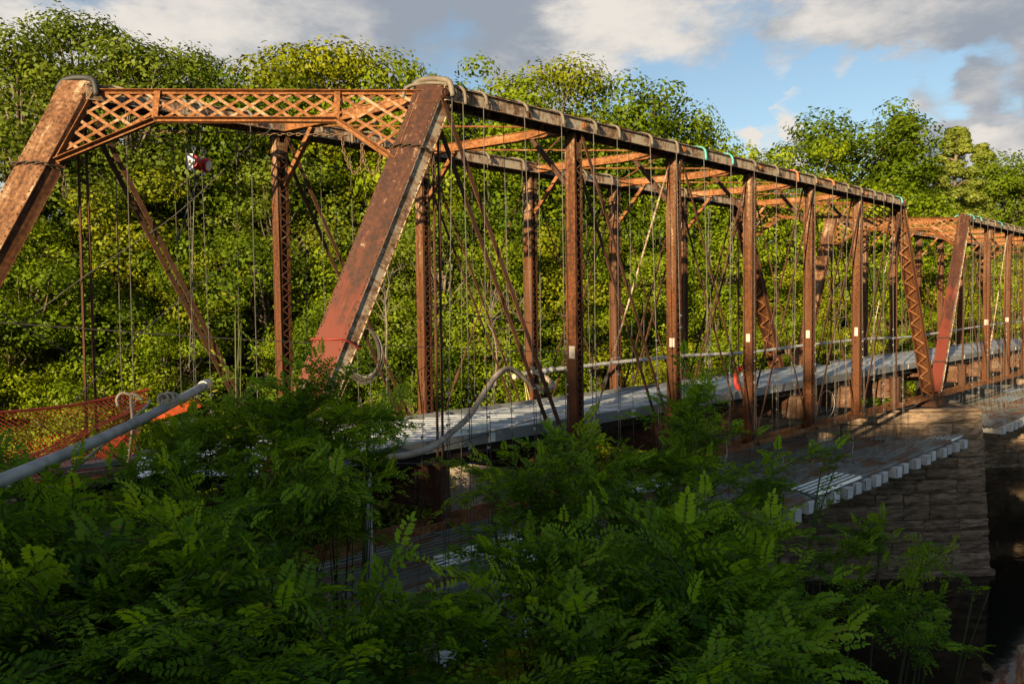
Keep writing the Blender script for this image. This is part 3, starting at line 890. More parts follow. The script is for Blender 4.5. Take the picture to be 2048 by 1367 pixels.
for i, px in enumerate(near_px):
    y = 183+0.238*(px-880)
    p = at_v(px, y, -0.30)
    hose, lab = M['hose_grey'], 'grey sleeved wire cable on the near chord '+panel(p[0])
    if i == 9: hose, lab = M['hose_teal'], 'wire cable in a big bright turquoise hose sleeve halfway along the near chord'
    if i == 10: hose, lab = M['hose_teal'], 'wire cable in a dull turquoise hose right after the bright turquoise one'
    if i == 13: hose, lab = M['hose_orange'], 'wire cable in the first faded orange hose sleeve on the near chord'
    if i == 15: hose, lab = M['hose_orange'], 'wire cable in an orange hose sleeve second of the orange pair'
    if i == 21: hose, lab = M['hose_teal'], 'wire cable in a turquoise hose at the far end of the near chord'
    cable(p[0], 0.0, -1, hose, lab, GN, lean=random.uniform(-0.45, 0.1) if i < 3 else random.uniform(-0.3, 0.3), clips=5 if i < 9 else 4)
GF = 'cables hung over the far top chord of the first span'
for i, px in enumerate([250, 370, 400, 500, 640, 700, 760, 975, 1045, 1170, 1222, 1318, 1370, 1420]):
    p = at_v(px, 193+0.178*(px-185), W-0.3)
    if p[0] > 7*P+SK: continue
    cable(p[0], W, -1, M['hose_grey'], 'grey sleeved wire cable on the far chord '+panel(p[0], SK), GF, clips=3)
GS = 'cables hung over the near top chord of the second span'
for i in range(18):
    u = 8.2*P + 3.9 + i*1.15
    hose = M['hose_teal'] if i in (0, 1, 4) else M['hose_grey']
    lab = 'wire cable in a turquoise hose sleeve on the second span' if i in (0, 1, 4) else 'grey sleeved wire cable on the second span '+panel(u, 8.2*P)
    cable(u, 0.0, -1, hose, lab, GS, clips=3)
# hose bundles over the two portal heads
for (u, v, mt, lab) in ((P+SK-0.02, W, M['hose_black'], 'thick black hose looped over the head of the left end post'), (P-0.05, 0, M['hose_grey'], 'thick grey hose looped over the head of the right end post')):
    m = MB(); zt = H+0.24
    m.tube(spline([V(u-0.25, v+0.3, zt-0.16), V(u-0.18, v+0.2, zt-0.02), V(u-0.05, v+0.05, zt+0.03), V(u+0.1, v-0.12, zt+0.02), V(u+0.16, v-0.28, zt-0.06), V(u+0.18, v-0.33, zt-0.3)], 5), 0.05, 10)
    m.build('hose', mt, smooth=True, label=lab, cat='hose')

# ------------------------------------------------------------------ long lifelines
def wire_thing(pts, r, mat, label, name='lifeline', cat='wire', n=5, smooth=False, sub=6, group=None):
    m = MB(); m.tube(spline(pts, sub) if len(pts) > 2 else pts, r, n)
    return m.build(name, mat, smooth=smooth, label=label, cat=cat, group=group)
wire_thing([at(0, 645, 12.0), at(480, 678, 14.5), at(880, 695, 18), at(1130, 702, 22), at(1345, 690, 27), at(1560, 690, 33)], 0.010, M['wire'], 'long level lifeline wire strung low between the far posts')
wire_thing([at(280, 265, 15.0), at(420, 300, 16), at(600, 328, 17.5), at(850, 360, 20.5), at(1060, 430, 24), at(1340, 478, 30)], 0.010, M['wire'], 'sagging dark wire running from the left end post along the far truss')
wire_thing([at(40, 650, 13.0), at(180, 545, 13.6), at(350, 430, 14.4), at(490, 300, 15.2), at(560, 245, 15.8)], 0.009, M['wire'], 'slanting wire rising from lower left to the portal lattice')
wire_thing([at(0, 625, 11.5), at(110, 690, 12.5), at(200, 735, 13.5)], 0.010, M['wire'], 'short slanting wire at the left edge before the trees')
wire_thing([at(150, 800, 10.0), at(300, 650, 12), at(480, 505, 14)], 0.009, M['wire'], 'dark wire slanting up from the orange net towards the far post')
wire_thing([at(860, 612, 14.0), at(960, 633, 17), at(1060, 645, 21), at(1230, 665, 26)], 0.012, M['hose_black'], 'black cable wrapped off the right end post at mid height')
wire_thing([at(740, 925, 12.8), at(960, 925, 15), at(1060, 905, 17), at(1160, 885, 19.5), at(1360, 850, 24)], 0.008, M['wire'], 'thin wire strung along the floor beam ends under the deck')
wire_thing([at(860, 900, 13.4), at(1150, 815, 17.2), at(1345, 760, 21.5), at(1500, 725, 26)], 0.008, M['hose_black'], 'black cord lying along the deck edge')

# ------------------------------------------------------------------ conduit and big hose
def conduit():
    pts = [at_v(1032, 752, 3.62), at_v(1090, 741, 3.62), at_v(1345, 713, 3.62), at_v(1500, 704, 3.62), at_v(1610, 690, 3.6), at_v(1740, 677, 3.6), at_v(1830, 672, 3.6)]
    e = pts[-1]; pts.append(e+V(16, 0, 0.3)); pts.append(e+V(30, 0, 0.3))
    root = thing('conduit_pipe', pts[0], 'long pale grey conduit pipe strung along the far posts above the deck', 'pipe')
    m = MB(); m.tube([p-pts[0] for p in spline(pts, 6)], 0.058, 10); m.build('pipe', M['conduit'], root, smooth=True)
    cap = MB(); d = unit(pts[1]-pts[0]); cap.tube([-d*0.08, d*0.10], 0.075, 10); cap.build('end_cap', M['bighose'], root)
    tp = MB(); tp.tube([d*0.18, d*0.28], 0.066, 10)
    for (dx, dz) in ((0.1, -0.9), (0.32, -1.05)):
        tp.tube(spline([d*0.22+V(0, -0.06, -0.04), d*0.22+V(dx*0.5, -0.1, dz*0.55), d*0.22+V(dx, -0.08, dz)], 5), 0.014, 4)
    tp.build('tape', M['tape'], root)
    for f in (0.5, 0.62): 
        c = MB(); q = pts[1]-pts[0]; c.tube([q*f*2-d*0.04, q*f*2+d*0.04], 0.085, 8); c.build('clamp', M['clip'], root)
conduit()
hp = [(1068, 742, 18.6), (1088, 752, 18.2), (1106, 770, 17.6), (1090, 778, 17.0), (1062, 768, 16.6), (1035, 745, 16.2), (1014, 737, 15.9), (992, 752, 15.5), (965, 790, 15.1), (938, 832, 14.6), (905, 862, 14.0), (870, 890, 13.2), (830, 906, 12.9), (790, 913, 12.7), (750, 914, 12.6), (735, 925, 12.6), (735, 990, 12.7), (733, 1120, 12.8)]
wire_thing([at(*q) for q in hp], 0.056, M['bighose'], 'thick dusty tan hose rising in a hump and sagging down along the deck edge', 'hose', 'hose', 10, True)

# ------------------------------------------------------------------ chains
def link_mesh(mat, s=0.055, r=0.011):
    pts = []
    for i in range(10):
        a = 2*math.pi*i/10; pts.append(V(math.cos(a)*s*(1.0), math.sin(a)*s*0.55, 0))
    m = MB(); m.tube(pts, r, 5, closed=True); me = m.mesh('link', True); me.materials.append(mat); return me
def chain(pts, mat, label, step=0.064, s=0.043, r=0.009):
    me = link_mesh(mat, s, r)
    path = spline(pts, 30); root = thing('chain', path[0], label, 'chain')
    acc = 0; last = path[0]; i = 0
    for p in path[1:]:
        acc += np.linalg.norm(p-last)
        if acc >= step:
            d = unit(p-last) if np.linalg.norm(p-last) > 0 else V(1, 0, 0)
            o = inst('link', me, root); q = Vector(d).to_track_quat('X', 'Z'); o.rotation_mode = 'QUATERNION'
            from mathutils import Quaternion
            o.rotation_quaternion = q @ Quaternion((1, 0, 0), (i % 2)*math.pi/2); o.location = Vector(p-path[0]); i += 1; acc = 0
        last = p
chain([at(272, 263, 14.0), at(400, 264, 13.95), at(560, 268, 13.9), at(690, 271, 13.85)], M['chain'], 'long rusty chain strung across the portal opening')
chain([at(684, 272, 13.85), at(690, 310, 13.85), at(708, 346, 13.85), at(722, 330, 13.85), at(725, 290, 13.85), at(733, 335, 13.85), at(752, 345, 13.85), at(762, 305, 13.85), at(768, 270, 13.85)], M['chain'], 'slack chain hanging in two loops below the right of the portal')
def wrap_chain(px, py, d, sg, label):
    pass
for (uo, v, t, lab) in ((SK, W, 0.82, 'dark chain wrapped round the left end post'), (0.0, 0.0, 0.86, 'rusty chain wrapped round the right end post')):
    a, b = V(uo, v, 0), V(P+uo, v, H); dd = unit(b-a); nrm = unit(np.cross(V(0, 1, 0), dd)); nrm = nrm if nrm[2] > 0 else -nrm
    c = a+(b-a)*t
    pts = [c-kdir*0.27-nrm*0.1, c-kdir*0.27+nrm*0.16, c+nrm*0.175+dd*0.03, c+kdir*0.27+nrm*0.16, c+kdir*0.27-nrm*0.1, c+kdir*0.28-nrm*0.3-dd*0.35]
    chain(pts, M['chain_dark'], lab, 0.075, 0.05, 0.012)
a, b = V(0, 0, 0), V(P, 0, H); dd = unit(b-a); nrm = unit(np.cross(V(0, 1, 0), dd)); nrm = nrm if nrm[2] > 0 else -nrm
c = a+(b-a)*0.435
wire_thing([c-kdir*0.27, c-kdir*0.26+nrm*0.17, c+nrm*0.175-dd*0.01, c+kdir*0.26+nrm*0.17-dd*0.02, c+kdir*0.27-nrm*0.16-dd*0.03], 0.016, M['dark_red'], 'red sleeved strap tied round the right end post at mid height', 'strap', 'strap', 7)
for (uo, sc_) in ((8.2*P, 0.30), (8.2*P, 0.17)):
    c = V(uo, 0, 0)+(b-a)*sc_
    wire_thing([c-kdir*0.27-nrm*0.15, c-kdir*0.26+nrm*0.17, c+nrm*0.175, c+kdir*0.26+nrm*0.17, c+kdir*0.27-nrm*0.16], 0.026, M['hose_black'], ('upper' if sc_ > 0.2 else 'lower')+' steel band round the near end post of the second span', 'band', 'band', 7)

# ------------------------------------------------------------------ hanging fall arresters
def arrester(px, py, d, ax, plate, label):
    p = at(px, py, d); root = thing('fall_arrester', p, label, 'safety reel')
    ax = unit(ax); up = V(0, 0, 1)
    m = MB(); m.tube([-ax*0.09, -ax*0.08, ax*0.08, ax*0.09], [0.10, 0.135, 0.135, 0.10], 18); m.build('drum', M['red_plastic'], root)
    m = MB(); m.tube([ax*0.088, ax*0.10], 0.098, 18)
    if plate: m.beam(ax*0.112+up*0.13, ax*0.112-up*0.17, 0.12, 0.022, ax)
    m.build('cover_plate', M['white_plastic'], root)
    if plate:
        m = MB(); m.beam(ax*0.126+up*0.02, ax*0.126-up*0.06, 0.05, 0.008, ax); m.build('label_plate', M['hose_black'], root)
    m = MB(); m.tube([V(0, 0, 0.13), V(0, 0, 0.22)], 0.012, 6); m.tube([V(math.cos(t)*0.035, 0, 0.26+math.sin(t)*0.045) for t in np.linspace(0, 6.28, 9)[:-1]], 0.01, 5, True); m.build('hook', M['clip'], root)
    m = MB(); m.tube([V(0, 0, -0.12), V(0, 0, -0.2)], 0.02, 6); m.build('nozzle', M['white_plastic'], root)
arrester(388, 324, 15.2, -Fv-Rr*0.25, True, 'red fall arrest reel with white cover plate hung on the wire')
arrester(409, 330, 15.5, Rr-Fv*0.2-Ur*0.2, False, 'plain red fall arrest reel hung just right of the white covered one')
wire_thing([at(400, 345, 15.4), at(378, 410, 15.3), at(353, 487, 15.2)], 0.020, M['hose_black'], 'black webbing strap hanging from the red reels', 'strap', 'strap')
wire_thing([at(390, 340, 15.2), at(386, 480, 15.2), at(383, 610, 15.2), at(378, 735, 15.2)], 0.011, M['wire'], 'steel line hanging straight down from the white covered reel')
# coil of wire hanging behind the near end post
def coil(center, label, R=0.42, turns=14):
    root = thing('wire_coil', center, label, 'coil')
    ax = unit(-Fv+Rr*0.35); e1 = V(0, 0, 1); e2 = unit(np.cross(ax, e1))
    for i in range(turns):
        r1, r2 = R*random.uniform(0.9, 1.12), R*random.uniform(0.62, 0.85); off = ax*random.uniform(-0.06, 0.06)+e1*(R-r1)
        pts = [off+e1*math.cos(t)*r1*1.15+e2*math.sin(t)*r2 for t in np.linspace(0, 2*math.pi, 25)[:-1]]
        m = MB(); m.tube(pts, 0.0065, 5, True); m.build('loop', M['conduit' if i % 7 == 0 else 'wire'], root)
coil(at(728, 708, 14.6), 'coil of grey wire hanging behind the right end post')
coil(at(1652, 805, 26.5), 'small coil of pale wire hanging by the fifth near post', 0.36, 3)
# red life ring
lr = at(1485, 758, 22.7)
root = thing('life_ring', lr, 'red life ring hanging beside the third near post above the deck', 'life ring')
ax = unit(V(0.80, -0.30, 0.1)); e1 = V(0, 0, 1); e2 = unit(np.cross(ax, e1))
m = MB(); m.tube([e1*math.cos(t)*0.32+e2*math.sin(t)*0.32 for t in np.linspace(0, 2*math.pi, 25)[:-1]], 0.075, 8, True); m.build('ring', M['dark_red'], root, smooth=True)
for t in (0.8, 3.9):
    m = MB(); m.tube([e1*math.cos(t+q)*0.32+e2*math.sin(t+q)*0.32 for q in (-0.13, 0, 0.13)], 0.08, 8); m.build('band', M['dark_red'], root)
# hooks of bent white cable below the bottom chord
for i, (px, py) in enumerate([(1452, 880), (1565, 900), (1705, 870), (1410, 985), (1335, 990), (1480, 930)]):
    p = at_v(px, py, -0.5)
    wire_thing([p, p+V(0.02, -0.02, -0.28), p+V(-0.1, -0.04, -0.55), p+V(0.03, -0.05, -0.72)], 0.012, M['rope'], 'bent pale cable end hanging below the bottom chord over the platform', 'cable_end', 'cable', 5, group='pale cable ends below the bottom chord')

# ------------------------------------------------------------------ approach at the left: road, stacks, pole, net
m = MB()
rd = [V(-60, -0.6, 0.75), V(-0.4, -0.6, 0.75), V(-4.9, W+0.5, 0.75), V(-64, W+0.5, 0.75)]
m.poly_prism(rd, 0.3); m.build('road', M['gravel'], kind='structure')
def pole_and_rope():
    a, b = at(-60, 985, 5.3), at(412, 768, 10.4)
    root = thing('steel_pole', a, 'long dull steel pole sloping across the lower left in front of the orange net', 'pole')
    m = MB(); d = unit(b-a); n_ = 14
    m.tube([(b-a)*(i/n_)+V(0, 0, -0.06*math.sin(math.pi*i/n_)) for i in range(n_+1)], 0.052, 12); m.build('pipe', M['pole'], root, smooth=True)
    m = MB(); m.tube([(b-a)-d*0.14, (b-a)+d*0.05], 0.066, 12); m.build('coupling', M['galv'], root)
    L = np.linalg.norm(b-a)
    # rope knotted round the pole
    kp = a+(b-a)*0.705
    side = unit(np.cross(d, V(0, 0, 1))); up = np.cross(side, d)
    kn = [at(300, 796, 0.98*np.dot(kp-CAM, Fv))]
    root2 = thing('knotted_rope', kp, 'pale braided rope knotted round the steel pole with ends hanging', 'rope')
    m = MB()
    for i in range(5):
        R = 0.062+0.008*i; off = up*0.05+d*(0.03*i-0.06)-side*-0.03*(i % 2)
        tl = i*0.35
        m.tube([off+(d*math.cos(tl)*0.3+side*0.9*math.sin(tl)*0.3)*0.1+side*math.cos(t)*R*0.9+(up*math.cos(tl)+d*math.sin(tl))*math.sin(t)*R for t in np.linspace(0, 2*math.pi, 17)[:-1]], 0.017, 6, True)
    m.build('knot', M['rope'], root2, smooth=True)
    dk = float(np.dot(kp-CAM, Fv))
    def rel(px, py, d_): return at(px, py, d_)-kp
    for pts, nm in (([rel(-30, 1075, dk*0.72), rel(60, 1005, dk*0.80), rel(150, 935, dk*0.88), rel(240, 860, dk*0.95), rel(290, 815, dk*0.98), rel(300, 800, dk)], 'rope_end'),
                    ([rel(285, 800, dk), rel(266, 787, dk), rel(262, 800, dk), rel(265, 850, dk*0.99), rel(258, 910, dk*0.98), rel(252, 945, dk*0.98)], 'rope_end'),
                    ([rel(262, 790, dk), rel(245, 785, dk), rel(234, 797, dk), rel(236, 812, dk)], 'rope_end')):
        m = MB(); path = spline(pts, 14)
        m.tube(path, 0.017, 6)
        # twisted strands standing proud
        tw = []
        for i, p in enumerate(path): tw.append(p+V(math.cos(i*1.3), math.sin(i*1.3)*0.6, math.sin(i*1.3))*0.009)
        m.tube(tw, 0.010, 5)
        m.build(nm, M['rope'], root2, smooth=True)
pole_and_rope()

def net():
    """diamond plastic mesh fence sagging between its corners"""
    c00, c10 = at(-60, 828, 8.0), at(300, 778, 10.2)            # top left, top right
    c01, c11 = at(-60, 1005, 6.8), at(250, 945, 9.0)            # bottom left, bottom right
    def S(a, b):
        p = (c00*(1-a)+c10*a)*(1-b)+(c01*(1-a)+c11*a)*b
        sag = 0.08*math.sin(math.pi*a)*(1-b) + 0.03*math.sin(2*math.pi*b)*math.sin(5*a+2)
        return p + V(0.04*math.sin(6*a+3*b), 0, -sag*0.7+0.025*math.sin(9*a)*b)
    root = thing('orange_safety_net', c01, 'orange plastic mesh safety net stretched at the left behind the steel pole', 'net')
    nx, ny = 34, 19
    verts = []; quads = []; wdt = 0.0037
    def strip(p, q):
        d = unit(q-p); s1 = unit(np.cross(d, Fv))*wdt; s2 = Fv*0.002
        i = len(verts)
        for base in (p, q): verts.extend([base+s1+s2, base-s1+s2, base-s1-s2, base+s1-s2])
        for k in range(4): quads.append((i+k, i+(k+1) % 4, i+4+(k+1) % 4, i+4+k))
    for i in range(nx):
        for j in range(ny):
            a0, b0 = i/nx, j/ny; a1, b1 = (i+1)/nx, (j+1)/ny
            am, bm = (a0+a1)/2, (b0+b1)/2
            L, R_, T, B = S(a0, bm), S(a1, bm), S(am, b0), S(am, b1)
            for p, q in ((L, T), (T, R_), (R_, B), (B, L)): strip(p-c01, q-c01)
    me = mesh_np('mesh', np.array(verts), np.array(quads), M['net']); inst('mesh', me, root, kind='stuff')
    for b in (0.0, 1.0):
        m = MB(); m.tube([S(a, b)-c01 for a in np.linspace(0, 1, 24)], 0.016, 4); m.build('edge_band', M['net'], root)
    m = MB()
    for k in range(4): m.tube([S(a, 0.78-0.62*a+0.018*k+0.012*math.sin(9*a+k))-c01+V(0, -0.02, 0) for a in np.linspace(0, 1, 24)], 0.008, 4)
    m.build('bunched_fold', M['net'], root)
net()
def stacks():
    # lumber on top of galvanised deck pans at the left edge
    g = 'corrugated steel pans stacked at the left'
    base = at(60, 985, 8.2)
    ax = unit(at(250, 930, 9.2)-at(40, 965, 8.0)); ax[2] = 0; ax = unit(ax); ay = unit(np.cross(V(0, 0, 1), ax))
    ang = math.atan2(ax[1], ax[0])
    pan = corr_mesh('steel_pan', 2.6, 0.9, 0.11, 3, M['sheet_new'])
    for (n_, px, py, d, rot) in ((5, 20, 1010, 7.6, 0.0), (4, 30, 1110, 7.2, 0.12), (3, 150, 960, 8.4, -0.05)):
        for i in range(n_):
            p = at(px, py, d)+V(0, 0, 0.022*i)
            o = inst('steel_pan', pan, None, p, label='galvanised corrugated steel pan in the stacks under the orange net', cat='steel pan', group=g)
            o.rotation_euler = (0, 0, ang+math.pi*0.5+rot+random.uniform(-0.03, 0.03)); o.location = Vector(p - ay*0 - ax*0.4)
    for i, (x0, y0, x1, y1, d0, d1) in enumerate(((45, 948, 262, 918, 7.9, 9.1), (60, 962, 255, 935, 7.8, 9.0), (-60, 940, 120, 912, 8.6, 9.6), (170, 965, 262, 940, 8.6, 9.0))):
        m = MB(); m.beam(at(x0, y0, d0), at(x1, y1, d1), 0.19, 0.06, (0, 0, 1))
        m.build('timber_plank', M['timber' if i != 0 else 'pole'], label=['grey weathered plank lying topmost on the stack by the net', 'brown plank under the grey one on the stack by the net', 'brown plank at the left edge behind the pole', 'short plank end beside the rope under the net'][i], cat='plank')
    # bracing under the stacks
    for i, (px, d) in enumerate(((20, 7.4), (262, 9.0))):
        m = MB(); q = at(px, 1000 if i == 0 else 920, d); m.beam(q, q-V(0, 0, 1.4), 0.09, 0.09, (1, 0, 0)); m.build('timber_prop', M['timber'], label=('timber prop under the steel pans at the left edge', 'timber prop beside the hanging rope')[i], cat='prop')
    # orange painted steel bracket
    a, b = at(205, 915, 9.1), at(250, 862, 9.5)
    root = thing('orange_bracket', a, 'orange painted steel bracket with round holes behind the net', 'bracket')
    m = MB(); m.beam(V(0, 0, 0), b-a, 0.16, 0.02, Fv); m.beam(V(0, 0, 0.01)+Rr*0.07, (b-a)+Rr*0.07, 0.02, 0.07, Fv); m.build('plate', M['orange_paint'], root)
    for f in (0.2, 0.4, 0.6, 0.8):
        m = MB(); m.disc((b-a)*f-Fv*0.011, Fv, 0.022, 0.008, 8); m.build('hole', M['hose_black'], root)
    # orange tarpaulin bits behind the shrub
    for i, (x0, y0, x1, y1, d) in enumerate(((300, 835, 400, 805, 9.6), (320, 850, 395, 838, 9.8))):
        mat = (M['orange_paint'], M['galv_edge'])[i]
        a, b = at(x0, y0, d), at(x1, y1, d+0.2)
        m = MB(); m.beam(a, b, 0.02, 0.11 if i == 0 else 0.06, (0, 0, 1)); m.build('barrier_board', mat, label=('orange barrier board half hidden behind the shrub', 'white barrier board below the orange one behind the shrub')[i], cat='barrier')
    for i, (px, py, d) in enumerate(((612, 760, 11.3), (657, 742, 11.3))):
        q = at(px, py, d); m = MB(); m.beam(q, q-V(0, 0, 1.5), 0.055, 0.03, (1, 0, 0)); m.build('wooden_stake', M['timber'], label=('pale wooden stake before the foot of the right end post', 'taller wooden stake at the right side of the end post foot')[i], cat='stake')
    q = at(612, 778, 11.5); m = MB(); m.beam(q-V(0, 0.14, 0), q+V(0, 0.16, 0), 0.03, 0.2, (0, 0, 1)); m.build('cloth_sheet', M['green_cloth'], label='pale cloth sheet tied over the foot of the right end post', cat='cloth')
    q = at(738, 930, 12.0); m = MB(); m.tube([q, q-V(0, 0, 3.2)], 0.035, 8); m.build('steel_prop', M['conduit'], label='slim grey prop standing under the corner of the deck', cat='prop')
stacks()

# ------------------------------------------------------------------ foliage
def rand_rot(n, rng, up_bias=None, rw_=0.42):
    """n random orthonormal frames; normals can lean to up_bias (n,3)"""
    nrm = rng.normal(size=(n, 3))
    if up_bias is not None: nrm = nrm/np.linalg.norm(nrm, axis=1, keepdims=True)*rw_ + up_bias
    nrm /= np.linalg.norm(nrm, axis=1, keepdims=True)+1e-9
    t = rng.normal(size=(n, 3)); t -= nrm*(t*nrm).sum(1, keepdims=True); t /= np.linalg.norm(t, axis=1, keepdims=True)+1e-9
    return nrm, t, np.cross(nrm, t)

def leaf_quads(pos, nrm, t, b, size, asp=0.7):
    n = len(pos); s = size.reshape(-1, 1)
    v = np.empty((n, 4, 3))
    v[:, 0] = pos - t*s*0.5; v[:, 2] = pos + t*s*0.5 - nrm*s*0.12
    v[:, 1] = pos + b*s*0.5*asp + nrm*s*0.08; v[:, 3] = pos - b*s*0.5*asp + nrm*s*0.08
    return v.reshape(-1, 3), np.arange(n*4).reshape(n, 4)

def tree_proto(seed, kind, leafmat, barkmat, HT=12.0):
    """crown and trunk meshes for a tree of height HT standing on z = 0"""
    rng = np.random.default_rng(seed); rnd = random.Random(seed)
    clumps = []
    if kind in ('round', 'open'):
        rx = HT*rnd.uniform(0.30, 0.36); zc = HT*0.56; rz = HT*0.43
        n = 84 if kind == 'round' else 46
        for i in range(n):
            d = rng.normal(size=3); d /= np.linalg.norm(d); k = rng.uniform(0.55, 1.02) if i > n*0.2 else rng.uniform(0.1, 0.5)
            p = V(d[0]*rx*k, d[1]*rx*k, zc+d[2]*rz*k); clumps.append((p, HT*(rng.uniform(0.050, 0.115) if kind == 'round' else rng.uniform(0.045, 0.108))))
        per, ls, lsv = 560, 0.18, 0.4
    elif kind == 'airy':
        n = 66; rx = HT*0.30
        for i in range(n):
            h = rng.uniform(0.30, 1.0); a = rng.uniform(0, 6.28); k = math.sqrt(rng.uniform(0.05, 1))*math.sin(math.pi*min(0.97, (h-0.22)/0.80))**0.6
            clumps.append((V(math.cos(a)*rx*k, math.sin(a)*rx*k, HT*h*0.95), HT*rng.uniform(0.045, 0.095)))
        per, ls, lsv = 270, 0.15, 0.4
    elif kind == 'spire':
        n = 110
        for i in range(n):
            h = 1-(rng.uniform(0, 1)**1.35)*0.92; a = rng.uniform(0, 6.28); k = (1.02-h)**0.8*rng.uniform(0.4, 1)*0.22+0.012
            clumps.append((V(math.cos(a)*HT*k, math.sin(a)*HT*k, HT*h*0.97), HT*(0.022+0.040*(1-h))))
        per, ls, lsv = 240, 0.15, 0.4
    else:  # bush
        n = 34; rx = HT*0.75
        for i in range(n):
            d = rng.normal(size=3); d /= np.linalg.norm(d); k = rng.uniform(0.5, 1.0)
            clumps.append((V(d[0]*rx*k, d[1]*rx*k, HT*0.42+d[2]*HT*0.5*k), HT*rng.uniform(0.13, 0.22)))
        per, ls, lsv = 260, 0.125, 0.4
    P_, N_, S_, C_ = [], [], [], []
    for (c, r) in clumps:
        m = int(per*rng.uniform(0.85, 1.15)*(r/(HT*0.12))**2) if kind in ('round', 'open') else int(per*rng.uniform(0.7, 1.25))
        d = rng.normal(size=(m, 3)); d /= np.linalg.norm(d, axis=1, keepdims=True)
        k = (1.08*rng.uniform(0.10, 1.0, size=(m, 1))**0.28)*(1+0.24*np.sin(d[:, :1]*7+c[0])*np.sin(d[:, 1:2]*6+c[1])*np.cos(d[:, 2:]*7+c[2]))
        flat_ = np.array([1.15, 1.15, 0.75])
        pos = c + d*flat_*r*k
        pos[:, 2] -= 0.10*r*((d[:, 0]**2+d[:, 1]**2))
        P_.append(pos); N_.append(d*1.0+np.array([0, 0, 0.25])); S_.append(ls*rng.uniform(1-lsv, 1+lsv, m)); C_.append(np.clip(rng.uniform(0.15, 0.9)*0.62+rng.uniform(0, 0.40, m), 0, 1))
    pos = np.concatenate(P_); bias = np.concatenate(N_); size = np.concatenate(S_); col = np.concatenate(C_)
    keep = pos[:, 2] > 0.1; pos, bias, size, col = pos[keep], bias[keep], size[keep], col[keep]
    nrm, t, b = rand_rot(len(pos), rng, bias)
    v, q = leaf_quads(pos, nrm, t, b, size)
    crown = mesh_np('crown', v, q, leafmat, col)
    m = MB(); lean = V(rnd.uniform(-0.4, 0.4), rnd.uniform(-0.4, 0.4), 0)
    if kind == 'bush':
        for i in range(5):
            c, r = clumps[i*3]; m.tube(spline([V(0.1*i-0.2, 0.05, -0.6), c*0.4+V(0, 0, -0.1), c], 4), np.linspace(0.05, 0.015, 9), 5)
    else:
        zt = HT*(0.75 if kind != 'spire' else 0.96); R0 = HT*0.018
        trunk_pts = [V(0, 0, -1.0), V(0, 0, 0), lean*0.3+V(0, 0, zt*0.35), lean*0.7+V(0.1, 0, zt*0.7), lean+V(0, 0, zt)]
        tp = spline(trunk_pts, 4); m.tube(tp, np.linspace(R0*1.3, R0*0.22, len(tp)), 8)
        pick = clumps if kind == 'airy' else clumps[::2]
        for (c, r) in pick:
            h = c[2]*(rnd.uniform(0.5, 0.8) if kind != 'spire' else 0.97); f = h/zt
            s = lean*min(1, f)+V(0, 0, h)
            if h > zt: s = lean+V(0, 0, zt*0.95)
            mid = s*0.5+c*0.5+V(rnd.uniform(-.2, .2), rnd.uniform(-.2, .2), 0.03*HT*rnd.uniform(0, 1))
            pts = spline([s, mid, c], 3); m.tube(pts, np.linspace(R0*0.36, R0*0.08, len(pts)), 5)
    tr = m.mesh('trunk', True); tr.materials.append(barkmat)
    return crown, tr

PROTO = {
    'maple': [tree_proto(s, 'round', M['leaf_maple'], M['bark']) for s in (1, 2, 3)],
    'olive': [tree_proto(s, 'round', M['leaf_olive'], M['bark']) for s in (4, 5)],
    'dark': [tree_proto(s, 'round', M['leaf_dark'], M['bark']) for s in (6, 7)],
    'maple_slope': [tree_proto(s, 'open', M['leaf_maple'], M['bark']) for s in (31, 32, 33)],
    'olive_slope': [tree_proto(s, 'open', M['leaf_olive'], M['bark']) for s in (34, 35)],
    'dark_slope': [tree_proto(s, 'open', M['leaf_dark'], M['bark']) for s in (36, 37)],
    'airy': [tree_proto(s, 'airy', M['leaf_blue'], M['bark_pale']) for s in (8, 9)],
    'pale': [tree_proto(s, 'spire', M['leaf_pale'], M['bark_pale']) for s in (10, 11)],
    'bush': [tree_proto(s, 'bush', M[k], M['bark'], 3.0) for s, k in ((12, 'leaf_maple'), (13, 'leaf_olive'), (14, 'leaf_pale'), (15, 'leaf_maple'))],
    'brown': [tree_proto(16, 'bush', M['leaf_brown'], M['bark'], 3.0)],
}
tr_rnd = random.Random(21)
GW_ = 'trees on the wooded slope behind the bridge'
def plant(kind, x, y, z, height, label, cat='tree', group=None, wide=1.0, name=None):
    cr, tk = tr_rnd.choice(PROTO.get(kind+'_slope', PROTO[kind]) if group == GW_ else PROTO[kind])
    base = 3.0 if kind in ('bush', 'brown') else 12.0
    s = height/base
    root = thing(name or {'maple': 'maple_tree', 'olive': 'broadleaf_tree', 'dark': 'broadleaf_tree', 'airy': 'locust_tree', 'pale': 'conifer_tree', 'bush': 'bush', 'brown': 'bush'}[kind], (x, y, z), label, cat, group)
    root.rotation_euler = (0, 0, tr_rnd.uniform(0, 6.28)); root.scale = (s*wide, s*wide, s)
    inst('crown', cr, root); inst('trunk', tk, root)
    return root
def skyline(kind, px, ytop, back, label, wide=1.0, group=None, hmax=None):
    """tree whose top shows at photo pixel (px, ytop), standing 'back' metres behind the shore"""
    w = 40.0
    for _ in range(12):
        r = (px-1024)/FPX*w; w = float(shore(np.float64(r)))+back
    p = at(px, ytop, w)
    g = float(ground_z(p[0], p[1])); top = p[2]; h = top-g
    if hmax and h > hmax: g += h-hmax; h = hmax
    plant(kind, p[0], p[1], g-0.2, h+0.2, label, 'tree', group, wide)
GT = 'tall trees along the skyline of the wooded bank'
skyline('airy', 25, 60, 14, 'leafy locust tree at the left edge of the skyline', 1.15, GT)
skyline('airy', 150, 22, 17, 'tallest airy locust tree standing up into the sky at upper left', 1.0, GT)
